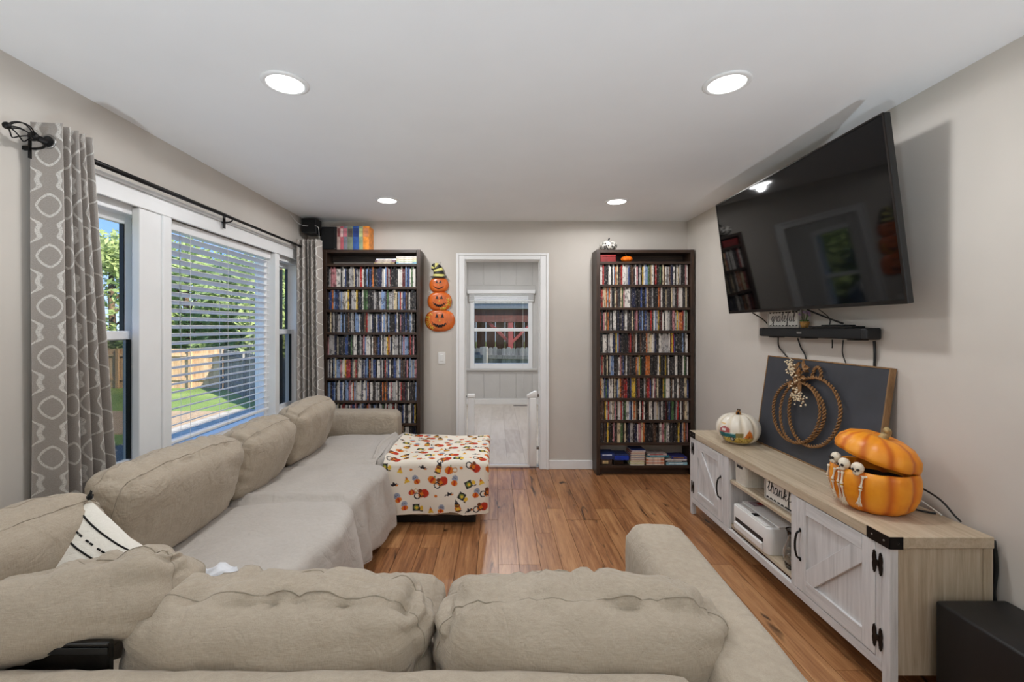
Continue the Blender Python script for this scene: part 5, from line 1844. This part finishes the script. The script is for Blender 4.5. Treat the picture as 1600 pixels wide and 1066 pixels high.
for k in range(7):
    a = rf_.uniform(0, 6.28); tip = Vector((1.842 + .022 * math.cos(a), 2.645 + .03 * math.sin(a), 1.468 + rf_.uniform(0, .025)))
    MB().tube([(1.845, 2.645, 1.415), (1.845 + .006 * math.cos(a), 2.645 + .008 * math.sin(a), 1.44), tip], .0012, 5).build('stalk', pmat('stalk', (84, 110, 60), .6), fp)
    fl = MB()
    for j in range(5):
        b = j * 2 * PI / 5
        fl.ball(tip + Vector((.004 * math.cos(b), .006 * math.sin(b), .004 * math.sin(b))), .0052, 8, 6, (.8, 1, .8))
    fl.build('flower', pmat('mauve_petal', (170, 142, 176), .7), fp, smooth=True)
for k in range(6):
    a = k * 1.05; c_ = Vector((1.843 + .016 * math.cos(a), 2.645 + .02 * math.sin(a), 1.437))
    MB().ball(c_, .009, 8, 5, (.6, 1.2, .5)).build('leaf', pmat('pot_leaf', (70, 104, 52), .6), fp, smooth=True)
gb = thing('media_player', 'thin black media box lying on the soundbar', 'media box', (1.83, 2.38, 1.396))
MB().box(1.80, 1.872, 2.24, 2.55, 1.3958, 1.404).build('base', M['black_plastic'], gb, bevel=.003)
MB().box(1.806, 1.872, 2.30, 2.46, 1.4042, 1.412).build('top', M['black_plastic'], gb, bevel=.003)


def cable(label, pts, r=.004, mat='cable', name='cable'):
    tag(MB().tube(smooth_path(pts, 8), r, 8).build(name, M[mat], None, smooth=True), label, 'cable')


cable('black cable hanging from the far end of the soundbar', [(1.868, 2.93, 1.33), (1.866, 2.92, 1.27), (1.868, 2.86, 1.22), (1.868, 2.80, 1.17), (1.868, 2.78, 1.10)])
cable('black cable hanging below the sign end of the soundbar', [(1.868, 2.74, 1.33), (1.868, 2.71, 1.27), (1.868, 2.67, 1.22), (1.868, 2.65, 1.12)])
cable('thin black cable hanging below the middle of the soundbar', [(1.868, 2.38, 1.33), (1.868, 2.385, 1.26), (1.868, 2.36, 1.20), (1.868, 2.33, 1.12)], .003)
cable('thick black cable hanging below the near end of the soundbar', [(1.868, 2.185, 1.33), (1.867, 2.18, 1.25), (1.868, 2.19, 1.10)], .006)
cable('short black bolt cord under the middle of the soundbar', [(1.862, 2.45, 1.33), (1.862, 2.45, 1.29), (1.862, 2.452, 1.284)], .003)
cable('black cable slanting from the television to the media box', [(1.80, 2.56, 1.50), (1.835, 2.48, 1.46), (1.85, 2.36, 1.418)], .005)
cable('black cable from the television behind the grateful sign', [(1.80, 3.11, 1.50), (1.86, 3.08, 1.45), (1.873, 3.03, 1.40), (1.873, 2.99, 1.36)], .004)
cable('thin black cable dropping behind the flower pot', [(1.80, 2.47, 1.50), (1.868, 2.48, 1.45), (1.868, 2.48, 1.405)], .0025)

# ------------------------------------------------------------------ slate board leaning on the wall with the vine pumpkin
zb0 = CZ + .001
BT = Vector((1.846, 0, 1.208)); BBm = Vector((1.762, 0, zb0))
vdir = (BT - BBm).normalized(); ndir = Vector((vdir.z, 0, -vdir.x))      # ndir points to the wall
BHt = (BT - BBm).length
BY0, BY1 = 2.066, 3.005


def bd(y, v, d=0.0): return Vector((BBm.x, y, BBm.z)) + vdir * v + ndir * d


sbd = thing('slate_board', 'dark slate-blue board in a thin wooden frame leaning on the wall', 'board', (1.79, 2.53, zb0))
def bdbox(y0, y1, v0, v1, d0, d1):
    return MB().add([bd(y, v, d) for d in (d0, d1) for y in (y0, y1) for v in (v0, v1)], [(0, 1, 3, 2), (4, 6, 7, 5), (0, 4, 5, 1), (2, 3, 7, 6), (0, 2, 6, 4), (1, 5, 7, 3)])
bdbox(BY0 + .008, BY1 - .008, .008, BHt - .008, .002, .012).build('slate', pmat('slate_paint', (56, 58, 64), .5, .12, 5), sbd)
for a in ((BY0, BY0 + .0078, 0, BHt), (BY1 - .0078, BY1, 0, BHt), (BY0 + .008, BY1 - .008, 0, .0078), (BY0 + .008, BY1 - .008, BHt - .0078, BHt)):
    bdbox(*a, -.001, .028).build('frame_rail', M['frame_wood'], sbd, bevel=.0015)

vw = thing('vine_wreath', 'pumpkin-shaped twisted vine wreath hung on the slate board', 'wreath', (1.80, 2.55, .74))
vine = wood_mat('twisted_vine', [(0.3, (92, 62, 32)), (0.5, (134, 94, 52)), (0.7, (170, 126, 76))], grain=(30, 30, 30), scale=3, rough=.7, knots=False)


def bz2(y, z, d):  # board point from world height
    v = (z - BBm.z) / vdir.z
    return bd(y, v, d)


def rope(fn, turns, part, R=.0062, r=.0047, n=200, closed=True, strands=2):
    m = MB()
    for s in range(strands):
        pts = []
        for i in range(n if closed else n + 1):
            t = i / n
            p = Vector(fn(t)); p2 = Vector(fn((t + .002) % 1.0 if closed else min(1, t + .002)))
            tg = (p2 - p)
            if tg.length < 1e-9: tg = p - Vector(fn(t - .002))
            tg.normalize(); a1 = ndir; a2 = tg.cross(a1).normalized()
            q = t * turns * 2 * PI + s * 2 * PI / strands
            pts.append(p + (a1 * math.cos(q) + a2 * math.sin(q)) * R * (1 + .12 * nz(t * 20, s, 3)))
        m.tube(pts, r, 5, closed=closed)
    return m.build(part, vine, vw, smooth=True)


def loop(yc, zc, ry, rz, d, w=.012):
    return lambda t: bz2(yc + ry * math.cos(2 * PI * t) * (1 + .02 * math.sin(6 * PI * t)), zc + rz * math.sin(2 * PI * t) + w * .3 * math.sin(4 * PI * t), d)


rope(loop(2.628, .892, .218, .178, -.016), 30, 'vine_loop')
rope(loop(2.59, .892, .165, .172, -.030), 24, 'vine_loop', R=.0045, r=.004)
rope(loop(2.495, .918, .198, .192, -.020), 30, 'vine_loop')
rope(lambda t: bz2(2.505 + .034 * math.cos(PI * (1 - t)) * (1 if .0 < t < 1 else 1), 1.095 + .075 * math.sin(PI * t) ** .7, -.018), 5, 'vine_stem', n=40, closed=False, R=.005)
lf = pmat('dried_leaf', (150, 112, 72), .7, .2, 30)
rl = random.Random(8)
for k in range(13):
    yc = 2.64 + rl.uniform(-.09, .06); zc = 1.075 + rl.uniform(-.05, .09); a = rl.uniform(0, 6.28); L = rl.uniform(.028, .042)
    c_ = bz2(yc, zc, -.032 - rl.random() * .012); dy, dz = math.cos(a), math.sin(a)
    ax_ = Vector((0, dy, 0)) + vdir * dz; sd_ = ax_.cross(ndir).normalized()
    def lfn(u, v, c_=c_, ax_=ax_, sd_=sd_, L=L):
        w_ = .42 * L * math.sin(PI * min(1, max(0, u))) ** .8
        return c_ + ax_ * (u * 2 - 1) * L + sd_ * (v * 2 - 1) * w_ - ndir * (.010 * (1 - (v * 2 - 1) ** 2) * -1 + .008 * u)
    MB().grid(lfn, 8, 4).build('leaf', lf, vw, smooth=True)
berry = pmat('cream_berry', (226, 208, 176), .55, .05, 40)
for (ys, zs, ye, ze, nb) in ((2.64, 1.08, 2.69, 1.18, 60), (2.65, 1.04, 2.53, .96, 60)):
    bm_ = MB(); st_ = MB()
    st_.tube([bz2(ys, zs, -.03), bz2((ys + ye) / 2, (zs + ze) / 2 + .005, -.045), bz2(ye, ze, -.045)], .0016, 5)
    for k in range(nb):
        t = rl.uniform(.05, 1); sp_ = .024 * (1 - .4 * t)
        p0 = bz2(ys + (ye - ys) * t, zs + (ze - zs) * t, -.042); p1 = bz2(ys + (ye - ys) * t + rl.gauss(0, sp_), zs + (ze - zs) * t + rl.gauss(0, sp_), -.048 - rl.random() * .02)
        st_.tube([p0, p1], .0007, 4); bm_.ball(p1, rl.uniform(.0042, .0056), 8, 6)
    so_ = st_.build('berry_sprig', vine, vw)
    bm_.build('berries', berry, so_, smooth=True)['kind'] = 'stuff'

# ------------------------------------------------------------------ painted white pumpkin
wp = thing('white_pumpkin', 'white ceramic pumpkin painted with a harvest truck scene', 'pumpkin', (1.622, 2.965, CZ + .001))
m = MB()
NR = 160
pp_ = pumpkin_profile(.135, .198, .10, 60)
m.lathe(pp_, NR, Matrix.Translation((1.622, 2.965, CZ + .001)), rib_fn(10, .07))
wb = m.build('body', M['glaze'], wp, smooth=True)
nv_ = len(m.v)
V_ = np.array(m.v) - np.array([1.622, 2.965, CZ + .001])
ang = np.degrees(np.arctan2(V_[:, 1], V_[:, 0]))       # -120 deg looks at the camera
th = ((ang - (-124) + 180) % 360) - 180                # + is right-hand in the photo
zc_ = V_[:, 2]
C_ = np.zeros((nv_, 3)); C_[:] = lin((232, 224, 208))
rib_a = np.abs(np.cos(np.radians(ang) * 5)) ** 8
C_ = C_ * (1 - .30 * rib_a[:, None]) + np.array(lin((190, 160, 96))) * (.30 * rib_a[:, None])
def P(mask, c): C_[mask] = lin(c)
P((np.abs(th) < 52) & (zc_ > .018) & (zc_ < .062) & (np.sin(th * .9) * .006 + zc_ < .062), (206, 176, 72))
rs_ = np.random.RandomState(3); spk = rs_.rand(nv_)
P((np.abs(th) < 52) & (zc_ > .018) & (zc_ < .06) & (spk < .22), (120, 92, 40)); P((np.abs(th) < 52) & (zc_ > .018) & (zc_ < .06) & (spk > .85), (226, 206, 130))
P((th > -2) & (th < 20) & (zc_ > .062) & (zc_ < .092), (140, 126, 74))
P((th > -58) & (th < 0) & (zc_ > .058) & (zc_ < .088), (26, 104, 108)); P((th > -30) & (th < -2) & (zc_ > .080) & (zc_ < .086), (160, 200, 196))
P((th > -46) & (th < -16) & (zc_ > .088) & (zc_ < .128 - np.abs(th + 31) * .0012), (176, 88, 88)); P((th > -38) & (th < -28) & (zc_ > .098) & (zc_ < .114), (226, 220, 216))
for a in (-12, -46):
    rr2 = np.hypot((th - a) * .00215, zc_ - .048)
    P(rr2 < .017, (44, 40, 40)); P(rr2 < .009, (196, 190, 184))
P((th > 22) & (th < 46) & (zc_ > .062) & (np.abs(th - 34) * .0021 < (.118 - zc_) * .5), (206, 112, 34)); P((np.abs(th - 34) < 2) & (zc_ > .055) & (zc_ < .075), (100, 62, 34))
P((th > -48) & (th < -30) & (zc_ > .138) & (zc_ < .146) & (spk < .6), (220, 180, 110))
set_cols(wb.data, C_)
MB().tube(smooth_path([(1.622, 2.965, CZ + .178), (1.622, 2.965, CZ + .202), (1.628, 2.968, CZ + .228)], 4), [.017, .015, .013, .012, .0115, .011, .0105, .010, .011], 10).build('stem', M['black_plastic'], wp, smooth=True)
MB().tube(smooth_path([(1.60, 2.945, CZ + .188), (1.598, 2.94, CZ + .212), (1.612, 2.94, CZ + .222), (1.625, 2.943, CZ + .20), (1.622, 2.945, CZ + .186)], 5), .005, 8).build('tendril', pmat('painted_gold_tendril', (150, 104, 52), .4, .15, 30), wp, smooth=True)

# ------------------------------------------------------------------ orange pumpkin with skeletons
OC = Vector((1.625, 1.905, CZ + .001)); OR_ = .156
op = thing('orange_pumpkin', 'large orange pumpkin with lid ajar and little skeletons climbing out', 'pumpkin', tuple(OC))
B = MatB('carved_foam_pumpkin')
ox, oy, oz = B.xyz('Object')
at2 = B.nt.nodes.new('ShaderNodeMath'); at2.operation = 'ARCTAN2'
B.nt.links.new(oy.s, at2.inputs[0]); B.nt.links.new(ox.s, at2.inputs[1])
gr_ = (NE(B.nt, at2.outputs[0]) * 5.0)._m('COSINE').abs().pow(9.0)
nn = B.noise(B.coords((1, 1, 1)), 14, 3)
cA = B.ramp(nn, [(.35, (228, 136, 18)), (.65, (240, 156, 34))])
B.color(B.mix(gr_ * .75, cA, (196, 84, 14))); B.set(rough=.42)
om = B.m
rib = lambda q: 1 - .055 * abs(math.cos(q * 5)) ** 5
body_prof = [(.001, 0), (.07, .0), (.105, .006), (.132, .03), (.150, .075), (.156, .12), (.154, .155), (.147, .178), (.138, .178), (.142, .15), (.144, .10), (.12, .03), (.06, .012), (.001, .012)]
bo2 = MB().lathe([(r_, z_) for r_, z_ in body_prof], 140, Matrix.Translation(OC), rib).build('body', om, op, smooth=True)
MB().lathe([(.001, .10), (.10, .10), (.1405, .13)], 48, Matrix.Translation(OC), cap=False).build('inner_lining', pmat('black_lining', (10, 9, 9), .8), op)
lid_prof = [(.001, .012), (.128, .012), (.140, .0), (.149, .0), (.150, .016), (.142, .045), (.115, .075), (.075, .092), (.04, .093), (.015, .086), (.001, .084)]
hinge = OC + Vector((.76, -.65, 0)) * .14 + Vector((0, 0, .181))
hd_ = Vector((-.76, .65, 0))                            # opening side
LM = Matrix.Translation(hinge) @ Matrix.Rotation(math.radians(16.5), 4, hd_.cross(Vector((0, 0, 1)))) @ Matrix.Translation(-hinge) @ Matrix.Translation(OC + Vector((0, 0, .181)))
lo_ = MB().lathe(lid_prof, 140, LM, rib).build('lid', om, op, smooth=True)
st2 = smooth_path([(0, 0, .08), (.003, 0, .096), (.008, -.003, .112), (.002, -.006, .124), (-.008, -.006, .127)], 4)
MB().tube([LM @ p for p in st2], [.022, .019, .017, .016, .0165, .016, .0155, .015, .0145, .014, .0138, .0136, .0135, .013, .0128, .0125, .0125], 10).build('stem', pmat('foam_stem', (160, 138, 92), .7, .2, 60), lo_, smooth=True)


def on_body(deg, z, out=.006):
    a = math.radians(deg)
    prof_o = body_prof[:8]
    for (r0, z0), (r1, z1) in zip(prof_o, prof_o[1:]):
        if z0 <= z <= z1 and z1 > z0:
            r_ = r0 + (r1 - r0) * (z - z0) / (z1 - z0); break
    else: r_ = .147
    r_ = r_ * rib(a) + out
    return OC + Vector((r_ * math.cos(a), r_ * math.sin(a), z))


def bone(p, q, r=.0042):
    p, q = Vector(p), Vector(q)
    pts = [p + (q - p) * t for t in (0, .08, .2, .5, .8, .92, 1)]
    return MB().tube(pts, [r * 1.3, r * 1.7, r * .95, r * .8, r * .95, r * 1.7, r * 1.3], 8)


def hand(parent, w, d, side):
    m = MB()
    m.ball(w + d * .004, .006, 8, 6)
    for k in range(-2, 3):
        tip = w + d * (.030 - .003 * abs(k)) + side * (.0055 * k)
        mid_ = w + d * .016 + side * (.0042 * k)
        m.tube([w + d * .004 + side * .0012 * k, mid_, tip], [.0022, .0019, .0013], 6)
    m.build('hand', M['bone'], parent, smooth=True)


def skeleton(deg_h, z_h, arms, sc=1.0):
    sk = MB().ball(on_body(deg_h, z_h, -.002), .0225 * sc, 18, 12, (1, 1, 1.08)).build('skull', M['bone'], op, smooth=True)
    c_ = on_body(deg_h, z_h, -.002)
    a = math.radians(deg_h); o_ = Vector((math.cos(a), math.sin(a), 0)); s_ = Vector((-math.sin(a), math.cos(a), 0)); u_ = Vector((0, 0, 1))
    MB().ball(c_ + o_ * .010 - u_ * .019, .0125, 12, 8, (1, 1, .85)).build('jaw', M['bone'], sk, smooth=True)
    for e in (-1, 1):
        MB().ball(c_ + o_ * .0185 + s_ * e * .0085 - u_ * .003, .0062, 10, 6).build('eye_socket', M['socket'], sk, smooth=True)
    MB().ball(c_ + o_ * .0215 - u_ * .011, .0028, 8, 5).build('nose_hole', M['socket'], sk)
    tm = MB()
    for k in range(-3, 4): tm.box(-.0012, .0012, -.0006, .0006, -.003, .003, Matrix.Translation(c_ + o_ * (.0225 - .0006 * k * k) - u_ * .0185 + s_ * .0028 * k))
    tm.build('teeth', M['bone'], sk)
    bone(c_ - u_ * .030 + s_ * .034, c_ - u_ * .030 - s_ * .034, .003).build('collar_bone', M['bone'], sk, smooth=True)
    for (d0, d1, z0, z1, z2) in arms:
        p0, p1, p2 = on_body(d0, z0, .006), on_body((d0 + d1) / 2, z1, .008), on_body(d1, z2, .008)
        ua = bone(p0, p1).build('upper_arm', M['bone'], sk, smooth=True)
        bone(p1 + (p2 - p1) * .08, p2, .0036).build('forearm', M['bone'], sk, smooth=True)
        MB().tube([p1 - (p1 - p0) * .02, p1 + (p2 - p1) * .1], .0035, 6).build('elbow_cord', M['glitter'], sk)
        dd_ = (p2 - p1).normalized(); sd_ = dd_.cross(o_).normalized()
        hand(sk, p2, dd_, sd_)


skeleton(-172, .196, [(-186, -190, .165, .115, .058), (-178, -180, .160, .112, .05)])
skeleton(-151, .192, [(-170, -171, .165, .112, .045), (-143, -148, .165, .115, .062)])
skeleton(-190, .212, [(-206, -212, .165, .115, .06)], .85)

# cords and green tag behind the orange pumpkin
cable('black cable arching behind the orange pumpkin to the wall', [(1.76, 1.99, CZ + .09), (1.80, 1.92, CZ + .10), (1.83, 1.83, CZ + .07), (1.842, 1.775, CZ + .02), (1.846, 1.755, CZ + .005)], .004)
cable('black cable lying flat behind the orange pumpkin', [(1.74, 1.93, CZ + .006), (1.77, 1.87, CZ + .007), (1.82, 1.83, CZ + .006)], .004)
cable('white cord leaning behind the orange pumpkin', [(1.79, 1.95, CZ + .07), (1.815, 1.88, CZ + .035), (1.83, 1.815, CZ + .006)], .003, 'cord')
gtg = MB().box(1.775, 1.80, 1.955, 1.958, CZ + .04, CZ + .085, Matrix.Identity(4))
tag(gtg.build('green_tag', pmat('bright_green', (70, 190, 40), .5), None), 'small bright green plastic tag behind the orange pumpkin', 'tag')
cable('thick black cables running down the wall behind the console end', [(1.862, 1.655, .60), (1.866, 1.65, .50), (1.862, 1.655, .40), (1.868, 1.65, .32), (1.866, 1.66, .20)], .007)

for o in bpy.data.objects:
    if '_base' in o: del o['_base']
